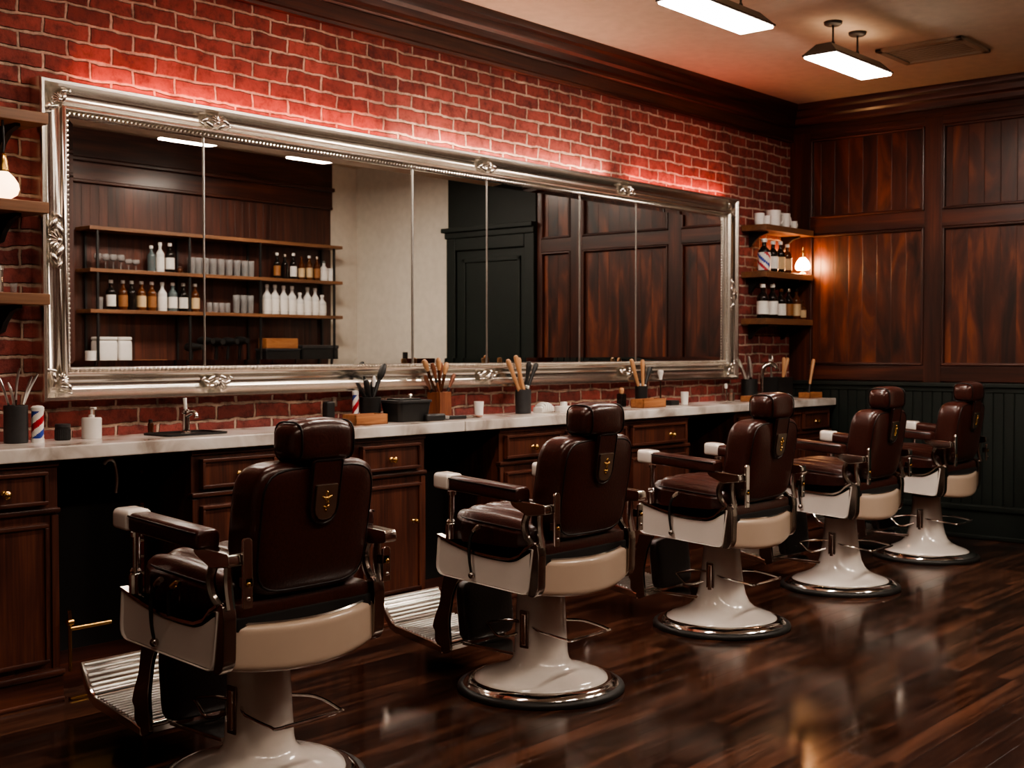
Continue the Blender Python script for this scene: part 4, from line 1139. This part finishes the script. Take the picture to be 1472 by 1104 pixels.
for kd, dx, tx, tz, lab in (('comb', -0.03, -0.105, 0.205, 'black comb leaning far left in the black cup'), ('black', -0.02, -0.055, 0.220, 'black brush second from the left in the black cup'), ('comb', -0.006, -0.020, 0.235, 'black comb standing upright in the black cup'), ('glint', 0.006, 0.015, 0.238, 'black brush with a shiny white head in the black cup'), ('black', 0.02, 0.040, 0.222, 'black brush right of the shiny white one in the black cup'), ('paddle', 0.03, 0.105, 0.300, 'large black paddle brush leaning right in the black cup')):
    brush(kd, lab, (4.345 + dx, 4.716, CT + 0.012), (4.345 + tx, 4.72, CT + tz), g)
t = thing('black_bin', 'black lidded box on the counter right of the black brush cup', 'box', (4.515, 4.63, CT))
w = MB(); b = bmesh.new()
A = [b.verts.new((x, y, 0.002)) for x, y in rrect(0.205, 0.125, 0.02)]; B = [b.verts.new((x, y, 0.10)) for x, y in rrect(0.235, 0.15, 0.025)]
b.faces.new(A); b.faces.new(B)
for k in range(len(A)):
    b.faces.new((A[k], A[(k + 1) % len(A)], B[(k + 1) % len(A)], B[k]))
bmesh.ops.recalc_face_normals(b, faces=b.faces[:]); w.add(b, 'black'); w.build('body', t)
w = MB(); w.prism(rrect(0.248, 0.162, 0.028), 'z', 0.099, 0.112, 'char', 0.003); w.box((-0.015, 0, 0.116), (0.15, 0.10, 0.01), 'black', 0.004); lid = w.build('lid', t)
w = MB(); w.lathe([(0, 0.118), (0.009, 0.118), (0.007, 0.126), (0.012, 0.134), (0.008, 0.141), (0, 0.142)], 'steel', (0.03, 0, 0), 14); w.build('knob', lid)
cup('reddish wooden box cup holding tan tipped brushes', 4.853, 4.72, 0.047, 0.142, 'cupwood', square=True)
g = 'tan tipped brushes in the wooden cup'
for kd, dx, tx, tz, dy, lab in (('tipped', -0.025, -0.118, 0.318, 0, 'tan tipped brush leaning leftmost in the wooden cup'), ('dark', -0.02, -0.078, 0.300, 0.012, 'dark slim brush between the two left tan tips in the wooden cup'), ('dark', -0.012, -0.095, 0.235, -0.015, 'short dark brush low on the left of the wooden cup'), ('tipped', 0.0, -0.020, 0.328, 0, 'tallest tan tipped brush in the middle of the wooden cup'), ('dark', 0.010, 0.028, 0.305, 0.012, 'dark slim brush right of the tallest in the wooden cup'), ('tipped', 0.02, 0.062, 0.302, 0.0, 'tan tipped brush right of the middle in the wooden cup'), ('dark', 0.03, 0.115, 0.240, -0.012, 'short dark brush leaning rightmost out of the wooden cup')):
    brush(kd, lab, (4.853 + dx, 4.72 + dy, CT + 0.012), (4.853 + tx, 4.722 + dy, CT + tz), g)
t = thing('hair_trimmer', 'flat black hair trimmer lying on the marble in front of the wooden cup', 'hair trimmer', (4.64, 4.55, CT), -0.15)
MB().box((0, 0, 0.020), (0.13, 0.042, 0.036), 'black', 0.012, 3).build('body', t)
MB().box((0.072, 0, 0.018), (0.03, 0.036, 0.016), 'steel', 0.003, rot=(0, 0.1, 0)).build('blade', t)
t = thing('folding_razor', 'dark folding razor lying on the marble right of the black trimmer', 'razor', (4.80, 4.56, CT), -0.1)
MB().box((0, 0, 0.012), (0.16, 0.024, 0.02), 'black', 0.006).build('handle', t)
MB().box((0.10, 0.01, 0.012), (0.09, 0.02, 0.006), 'steel', 0.002, rot=(0, 0, 0.25)).build('blade', t)
t = thing('shears', 'pair of dark shears with brown grips lying beside the white tumbler', 'shears', (4.955, 4.60, CT), -0.2)
for s in (-1, 1):
    MB().tube([(-0.06, s * 0.004, 0.008), (0.0, 0, 0.008), (0.04, s * -0.010, 0.009)], [0.003, 0.006, 0.005], 'chrome_dk', 8, 3).build('blade', t)
    MB().tube([(0.058 + 0.018 * math.cos(a), s * -0.018 + 0.012 * math.sin(a), 0.010) for a in [2 * PI * k / 14 for k in range(15)]], 0.005, 'cupwood', 6).build('finger_ring', t)
TUM = []
def tumbler(label, x, y):
    if TUM:
        t = TUM[0].copy(); COL.objects.link(t); t['label'] = label
    else:
        t = MB().lathe([(0, 0.001), (0.022, 0.001), (0.0225, 0.004), (0.0275, 0.088), (0.0255, 0.088), (0.021, 0.008), (0, 0.008)], 'white', seg=28).build('tumbler'); TUM.append(t)
        tag(t, label, 'tumbler', 'white tumblers on the counter')
    t.location = (x, y, CT)
    return t
tumbler('white tumbler on the counter between the wooden cup and grey cup', 5.038, 4.60)
cup('grey cup holding wooden and black handles behind the second chair', 5.535, 4.705, 0.046, 0.140, 'char')
g = 'handles standing in the grey cup'
for kd, dx, tx, tz, dy, lab in (('tan', -0.022, -0.148, 0.315, 0.0, 'tan wooden handle leaning leftmost in the grey cup'), ('tan', -0.008, -0.095, 0.338, 0.016, 'tallest tan wooden handle in the grey cup'), ('tan', 0.0, -0.015, 0.325, -0.004, 'tan wooden handle nearest the middle of the grey cup'), ('black', 0.006, 0.040, 0.305, 0.014, 'black handle next to the wooden ones in the grey cup'), ('black', 0.016, 0.075, 0.288, 0.0, 'shorter black handle in the middle of the black ones in the grey cup'), ('black', 0.026, 0.148, 0.292, -0.006, 'black handle leaning rightmost in the grey cup')):
    brush(kd, lab, (5.535 + dx, 4.706 + dy, CT + 0.012), (5.535 + tx, 4.708 + dy, CT + tz), g)
t = thing('folded_towel', 'small fan folded white towel on the marble right of the grey cup', 'towel', (5.69, 4.68, CT))
w = MB()
for k in range(7):
    w.cushion((-0.048 + k * 0.016, 0, 0.010 + 0.020 * math.sin(PI * (k + 0.6) / 8)), (0.017, 0.075, 0.026 + 0.040 * math.sin(PI * (k + 1.5) / 9)), 'paper', 4, 3)
w.build('folds', t, 70)
t = thing('cream_jar', 'low white lidded jar on the counter left of the second headrest', 'jar', (5.905, 4.70, CT))
MB().lathe([(0, 0), (0.054, 0), (0.057, 0.004), (0.057, 0.028), (0.052, 0.032), (0, 0.032)], 'white', seg=30).build('body', t)
MB().lathe([(0, 0.031), (0.022, 0.031), (0.022, 0.052), (0.018, 0.058), (0, 0.059)], 'white', seg=22).build('lid', t)
# behind the third chair
t = thing('talc_bottle', 'dark squat bottle with a tan cap behind the second wooden tray', 'bottle', (6.56, 4.745, CT))
MB().box((0, 0, 0.045), (0.055, 0.045, 0.09), 'blackglass', 0.010).build('body', t)
MB().lathe([(0, 0.088), (0.013, 0.088), (0.016, 0.10), (0.018, 0.115), (0.010, 0.125), (0, 0.126)], 'tan', seg=16).build('cap', t)
tray('honey wooden tray in front of the small black cup, right of the second headrest', 6.655, 4.60, 0.255, 0.10, 0.056)
cup('small black cup of tan handles behind the second wooden tray', 6.752, 4.725, 0.042, 0.135, 'black', 0.92)
g = 'handles standing in the small black cup'
for kd, dx, tx, tz, lab in (('tan', -0.02, -0.145, 0.310, 'tan wooden handle leaning left in the small black cup'), ('tan', 0.0, -0.012, 0.308, 'tan wooden handle standing upright in the small black cup'), ('black', 0.012, 0.055, 0.272, 'black handle in the middle of the small black cup'), ('black', 0.022, 0.105, 0.258, 'black handle leaning rightmost in the small black cup')):
    brush(kd, lab, (6.752 + dx, 4.726, CT + 0.012), (6.752 + tx, 4.728, CT + tz), g)
t = thing('shaving_brush', 'slim shaving brush with a white head standing right of the small black cup', 'brush', (7.005, 4.745, CT))
MB().lathe([(0, 0), (0.022, 0), (0.022, 0.006), (0.006, 0.012), (0.005, 0.16), (0.008, 0.17), (0, 0.172)], 'chrome_dk', seg=16).build('stand', t)
MB().lathe([(0, 0.17), (0.010, 0.17), (0.013, 0.19), (0.022, 0.222), (0.018, 0.232), (0, 0.236)], 'white', seg=16).build('bristles', t)
tag(MB().box2((-0.05, -0.035, 0), (0.05, 0.035, 0.034), 'black', 0.006).build('black_case'), 'flat black case on the counter left of the far white tumbler', 'case').location = (7.02, 4.67, CT)
tumbler('white tumbler on the counter right of the flat black case', 7.138, 4.64)
# far end
t = thing('safety_razor', 'steel safety razor with a pink top standing near the mirror corner', 'razor', (7.783, 4.71, CT))
MB().lathe([(0, 0), (0.018, 0), (0.018, 0.005), (0.007, 0.010), (0.006, 0.095), (0, 0.096)], 'chrome', seg=14).build('stand', t)
MB().lathe([(0, 0.094), (0.010, 0.094), (0.013, 0.11), (0.010, 0.128), (0, 0.131)], 'paper', seg=14).build('head', t)
tag(MB().lathe([(0, 0), (0.022, 0), (0.024, 0.05), (0.012, 0.062), (0.014, 0.085), (0, 0.088)], 'nickel', (7.90, 4.735, CT), 18).build('tonic_bottle'), 'small tan metal bottle right of the pink topped razor', 'bottle')
tray('low honey wooden tray in front of the far steel tools', 7.945, 4.60, 0.15, 0.09, 0.040)
cup('dark cup of broad steel shears left of the gooseneck tap', 8.155, 4.735, 0.060, 0.155, 'black')
g = 'broad steel shears in the far cup'
for dx, tx, tz, lab in ((-0.025, -0.165, 0.305, 'broad steel shears leaning leftmost in the far dark cup'), (0.0, -0.065, 0.325, 'broad steel shears in the middle of the far dark cup'), (0.024, 0.05, 0.30, 'broad steel shears leaning toward the gooseneck tap')):
    brush('wide', lab, (8.155 + dx, 4.736, CT + 0.012), (8.155 + tx, 4.738, CT + tz), g, 'shears', 'steel_shears')
t = thing('tool_caddy', 'black square tool box at the far end of the counter', 'tool box', (8.50, 4.70, CT))
w = MB()
for a, c, d, e in ((-0.115, 0.115, -0.075, -0.068), (-0.115, 0.115, 0.068, 0.075), (-0.115, -0.108, -0.075, 0.075), (0.108, 0.115, -0.075, 0.075)):
    w.box2((a, d, 0), (c, e, 0.165), 'black', 0.003)
w.box2((-0.115, -0.075, 0), (0.115, 0.075, 0.01), 'black'); w.build('body', t)
brush('scissors', 'steel scissors with ring handles standing up in the black tool box', (8.475, 4.725, CT + 0.02), (8.465, 4.735, CT + 0.34), None, 'scissors', 'hair_scissors')
brush('tan', 'tan wooden handle standing upright in the black tool box', (8.575, 4.69, CT + 0.02), (8.60, 4.695, CT + 0.315), 'handles in the black tool box')
brush('tan', 'tan wooden handle leaning right in the black tool box', (8.56, 4.71, CT + 0.02), (8.70, 4.715, CT + 0.31), 'handles in the black tool box')
tray('low honey wooden tray at the far right end of the counter', 8.80, 4.575, 0.20, 0.10, 0.045)
brush('tan', 'tan handled brush leaning right out of the far right tray', (8.76, 4.575, CT + 0.011), (8.86, 4.58, CT + 0.30), None)

# ------------------------------------------------------------------ shelving across the room, seen in the mirror
SY = -0.33
t = thing('shelving_unit', 'long oak and black steel shelving unit seen in the mirror', 'shelving unit', (7.13, SY, 0))  # floor-standing unit, its uprights reach the ground
BZ = [2.415, 2.055, 1.705, 1.245, 0.95]
for z in BZ:
    MB().box2((5.72 - 7.13, 0.0, z - 0.032), (8.56 - 7.13, 0.235, z), 'shelf', 0.004).build('board', t)
for x in (5.80, 6.73, 7.53, 8.46):
    w = MB()
    for y in (0.012, 0.205):
        w.box2((x - 7.13 - 0.010, y, 0), (x - 7.13 + 0.010, y + 0.02, 2.40), 'black', 0.002)
    w.build('upright', t)
Yb = SY + 0.12
g1, g2, g3 = 'three bottles on the left of the upper mirrored shelf', 'bottles on the right of the upper mirrored shelf', 'bottles on the left of the lower mirrored shelf'
g4 = 'white bottles on the right of the lower mirrored shelf'
B2, B3, B4, B5 = BZ[1], BZ[2], BZ[3], BZ[4]
bottle('grey teal bottle on the upper mirrored shelf', (6.391, Yb, B2), 0.235, 0.036, 'tealglass', None, 'white', g1)
bottle('tall white bottle between the teal and black ones in the mirror', (6.482, Yb, B2), 0.27, 0.037, 'milkglass', 'paper', 'white', g1)
bottle('black bottle with a white label beside the tall white one in the mirror', (6.585, Yb, B2), 0.27, 0.040, 'blackglass', 'paper', 'white', g1)
tag(MB().ball((0, 0, 0.028), 0.028, 'brownglass', (1, 1, 1), 14).lathe([(0, 0.05), (0.012, 0.052), (0.014, 0.064), (0, 0.066)], 'nickel', (0, 0, 0), 12).build('round_jar'), 'small dark round jar right of the black bottle in the mirror', 'jar').location = (6.690, Yb, B2)
ORD = ['first', 'second', 'third', 'fourth', 'fifth', 'sixth', 'seventh', 'eighth', 'ninth']
for k, (x, h, bd, lb, cp, dsc) in enumerate(((7.808, .255, 'blackglass', 'amberl', 'paper', 'dark bottle with an amber label'), (7.905, .245, 'blackglass', None, 'nickel', 'plain dark bottle'), (8.012, .262, 'blackglass', 'paper', 'white', 'dark bottle with big white label'), (8.115, .235, 'brownglass', 'cream', 'brownglass', 'brown bottle with a cream label'), (8.215, .25, 'amberglass', 'cream', 'paper', 'amber bottle with a cream label'), (8.315, .245, 'brownglass', 'amberl', 'nickel', 'brown bottle with an amber label'))):
    bottle('%s, %s in the right group on the upper mirrored shelf' % (dsc, ORD[k]), (x, Yb, B2), h, 0.034, bd, lb, cp, g2)
bottle('short white bottle left of the white jar at the mirrored shelf end', (8.405, Yb, B2), 0.205, 0.042, 'milkglass', 'paper', 'tealglass', g2)
t = thing('white_jar', 'squat white jar at the right end of the upper mirrored shelf', 'jar', (8.505, Yb, B2))
MB().lathe([(0, 0), (0.042, 0), (0.044, 0.004), (0.044, 0.11), (0, 0.112)], 'white', seg=22).build('body', t); MB().lathe([(0, 0.11), (0.045, 0.11), (0.045, 0.13), (0.04, 0.134), (0, 0.134)], 'paper', seg=22).build('lid', t)
for k, (x, bd, lb, cp, dsc) in enumerate(((5.985, 'blackglass', 'paper', 'white', 'black bottle with a white label'), (6.102, 'brownglass', 'amberl', 'white', 'brown bottle with an amber label'), (6.190, 'blackglass', None, 'paper', 'plain black bottle'), (6.288, 'amberglass', 'cream', 'paper', 'amber bottle with a cream label'), (6.394, 'amberglass', 'amberl', 'white', 'amber bottle with an orange label'), (6.502, 'milkglass', 'paper', 'white', 'white bottle'), (6.612, 'tealglass', 'paper', 'white', 'grey bottle with a white label'), (6.726, 'blackglass', 'paper', 'paper', 'black bottle with a white label'), (6.852, 'brownglass', 'cream', 'white', 'brown bottle with a large cream label'))):
    bottle('%s, %s from left on the lower mirrored shelf' % (dsc, ORD[k]), (x, Yb, B3), 0.262, 0.041, bd, lb, cp, g3)
for k, (x, h) in enumerate(((7.682, .29), (7.780, .29), (7.886, .285), (7.992, .285), (8.090, .225), (8.190, .28), (8.288, .275), (8.380, .21))):
    bottle('%swhite bottle, %s in the white row on the mirrored shelf' % ('shorter ' if h < .24 else '', ORD[k]), (x, Yb, B3), h, 0.043, 'milkglass', 'paper', 'white', g4)
GLS = {}
def glass(label, x, z, h, r, group, stem=False, y=Yb):
    k = (h, r, stem)
    if k in GLS:
        t = GLS[k].copy(); COL.objects.link(t); t['label'] = label; t['group'] = group
    else:
        w = MB()
        if stem:
            w.lathe([(0, 0.001), (r, 0.001), (r, 0.004), (0.005, 0.009), (0.004, h * 0.5), (r * 0.8, h * 0.62), (r, h * 0.8), (r * 0.85, h), (r * 0.80, h), (r * 0.94, h * 0.8), (r * 0.7, h * 0.64), (0, h * 0.55)], 'clear', (0, 0, 0), 20)
        else:
            w.lathe([(0, 0.001), (r * 0.86, 0.001), (r * 0.88, 0.006), (r, h), (r - 0.003, h), (r * 0.85 - 0.003, 0.010), (0, 0.010)], 'clear', (0, 0, 0), 20)
        t = w.build('drinking_glass'); GLS[k] = t; tag(t, label, 'glass', group)
    t.location = (x, y, z)
    return t
gg = 'row of clear tumblers on the upper mirrored shelf'
for k, x in enumerate((6.812, 6.886, 6.965, 7.052, 7.142, 7.234, 7.326, 7.415, 7.495)):
    if k == 8: x = 7.488
    glass('clear tumbler, %s from the left in the middle of the upper mirrored shelf' % ORD[k], x, B2, 0.155, 0.037, gg)
gg = 'faint stemmed glasses at the left of the upper mirrored shelf'
for k, x in enumerate((5.86, 5.935, 6.01, 6.085, 6.16, 6.235)):
    glass('faint stemmed glass, %s from the left on the upper mirrored shelf' % ORD[k], x, B2, 0.135 if k < 4 else 0.10, 0.034, gg, True)
gg = 'clear glasses in the middle of the lower mirrored shelf'
for k, x in enumerate((7.012, 7.08, 7.148, 7.214)):
    glass('small clear glass, %s from the left on the lower mirrored shelf' % ORD[k], x, B3, 0.095, 0.029, gg)
for k, x in enumerate((7.318, 7.402, 7.482)):
    glass('tall clear glass, %s of the three tall ones on the lower mirrored shelf' % ORD[k], x, B3, 0.175, 0.034, gg)
glass('lone small clear glass at the left end of the lower mirrored shelf', 5.872, B3, 0.11, 0.032, 'clear glasses in the middle of the lower mirrored shelf')
# low board: towel stacks, boxes and hair tools
def canister(label, x, z, wx, h):
    t = thing('white_canister', label, 'canister', (x, Yb, z), 0, 'white canisters low in the mirror')
    MB().cushion((0, 0, h * 0.44), (wx, 0.15, h * 0.88), 'white', 9, 7).build('body', t, 60); MB().cushion((0, 0, h * 0.93), (wx * 1.02, 0.154, h * 0.14), 'paper', 7, 6).build('lid', t, 60)
canister('wide white canister low on the left in the mirror', 5.915, B4, 0.185, 0.225)
canister('narrow white canister right of the wide one in the mirror', 6.085, B4, 0.128, 0.225)
tag(MB().box2((-0.17, -0.075, 0), (0.17, 0.075, 0.10), 'white', 0.012).build('white_box'), 'white box on the bottom mirrored board under the white canisters', 'box').location = (6.0, Yb, B5)
tag(MB().lathe([(0, 0), (0.05, 0), (0.052, 0.004), (0.052, 0.10), (0.044, 0.104), (0.016, 0.104), (0.016, 0.02), (0, 0.02)], 'white', (0, 0, 0), 24).build('paper_roll'), 'white paper roll at the lower left corner of the mirror', 'paper roll').location = (5.768, Yb + 0.04, B4)
tag(MB().box2((-0.155, -0.06, 0), (0.155, 0.06, 0.022), 'traywood', 0.004).build('wooden_board'), 'thin wooden board lying right of the white canisters in the mirror', 'board').location = (6.36, Yb, B4)
def dryer(label, x, s, rz):
    t = thing('hair_dryer', label, 'hair dryer', (x, Yb, B4), rz, 'black hair dryers low in the mirror')
    MB().lathe([(0, -0.07), (0.034, -0.07), (0.040, -0.05), (0.043, 0.0), (0.036, 0.05), (0.026, 0.09), (0.026, 0.12), (0, 0.12)], 'black', (0, 0, 0.19 * s), 20, (0, PI / 2, 0)).build('barrel', t)
    MB().tube([(0.0, 0, 0.17 * s), (-0.008, 0, 0.09 * s), (-0.015, 0, 0.012)], [0.018, 0.016, 0.017], 'black', 10, 3).build('handle', t)
    MB().lathe([(0, 0), (0.04, 0), (0.04, 0.008), (0.018, 0.014), (0, 0.014)], 'char', (-0.015, 0, 0), 18).build('stand', t)
    return t
for k, (x, s, rz) in enumerate(((6.82, 0.72, 1.3), (6.955, 1.02, 1.5), (7.09, 0.98, 1.7), (7.225, 1.0, 1.45), (7.36, 1.05, 1.6))):
    dryer('black hair dryer, %s from the left in the dark cluster in the mirror' % ORD[k], x, s, rz)
t = thing('black_box', 'low black box under the wooden box in the mirror', 'box', (7.815, Yb, B4))
MB().box2((-0.21, -0.085, 0), (0.21, 0.085, 0.105), 'black', 0.008).build('body', t); MB().box2((-0.215, -0.09, 0.104), (0.215, 0.09, 0.125), 'char', 0.006).build('lid', t)
tag(MB().box2((-0.195, -0.065, 0), (0.195, 0.065, 0.10), 'traywood', 0.006).build('wooden_box'), 'honey wooden box on top of the low black box in the mirror', 'box').location = (7.82, Yb, B4 + 0.126)
t = thing('black_case', 'large black case at the right end of the mirrored shelving', 'case', (8.285, Yb, B4))
MB().box2((-0.235, -0.09, 0), (0.235, 0.09, 0.125), 'black', 0.012).build('body', t); MB().box2((-0.24, -0.095, 0.124), (0.24, 0.095, 0.16), 'char', 0.01).build('lid', t)
for k, x in enumerate((7.60, 7.72, 7.85, 8.17)):
    o = tag(MB().lathe([(0, 0.001), (0.028, 0.001), (0.034, 0.17), (0.031, 0.17), (0.026, 0.008), (0, 0.008)], 'white', (0, 0, 0), 20).build('white_cup') if k == 0 else o.copy(), 'white cup, %s from the left on the bottom mirrored board' % ORD[k], 'cup', 'white cups at the bottom edge of the mirror')
    if k: COL.objects.link(o)
    o.location = (x, Yb + 0.05, B5)
t = thing('light_switch', 'small black switch on the grey wall in the mirror', 'switch', (XE, 0.386, 1.25))
MB().box2((-0.010, -0.035, 0), (0, 0.035, 0.085), 'black', 0.003).build('plate', t); MB().box((-0.012, 0, 0.042), (0.01, 0.022, 0.036), 'char', 0.003).build('rocker', t)
# ------------------------------------------------------------------ camera, lights, world
TH = R(40.88)
cam = bpy.data.cameras.new('camera'); co = bpy.data.objects.new('camera', cam); COL.objects.link(co)
cam.sensor_width = 36.0; cam.lens = 36.0 * 1800 / 1472; cam.clip_start = 0.02
pit = math.atan(48 / 1800)
fwd = Vector((math.cos(TH) * math.cos(pit), math.sin(TH) * math.cos(pit), -math.sin(pit)))
co.location = (0, 0, 1.35); co.rotation_euler = fwd.to_track_quat('-Z', 'Y').to_euler()
cam.dof.use_dof = True; cam.dof.focus_distance = 4.6; cam.dof.aperture_fstop = 5.0
SC.camera = co
wd = bpy.data.worlds.new('world'); SC.world = wd; wd.use_nodes = True
wd.node_tree.nodes['Background'].inputs[0].default_value = (1.0, 0.8, 0.6, 1); wd.node_tree.nodes['Background'].inputs[1].default_value = 0.02
def point(name, loc, power, col, size=0.05):
    l = bpy.data.lights.new(name, 'POINT'); l.energy = power; l.color = col; l.shadow_soft_size = size
    o = bpy.data.objects.new(name, l); COL.objects.link(o); o.location = loc
    return o
SC.view_settings.view_transform = 'AgX'
SC.view_settings.look = 'AgX - Medium High Contrast'
SC.view_settings.exposure = 0.22
SC.cycles.use_denoising = True
SC.cycles.max_bounces = 8; SC.cycles.glossy_bounces = 5; SC.cycles.transmission_bounces = 6
SC.cycles.sample_clamp_indirect = 6.0; SC.cycles.caustics_reflective = False; SC.cycles.caustics_refractive = False
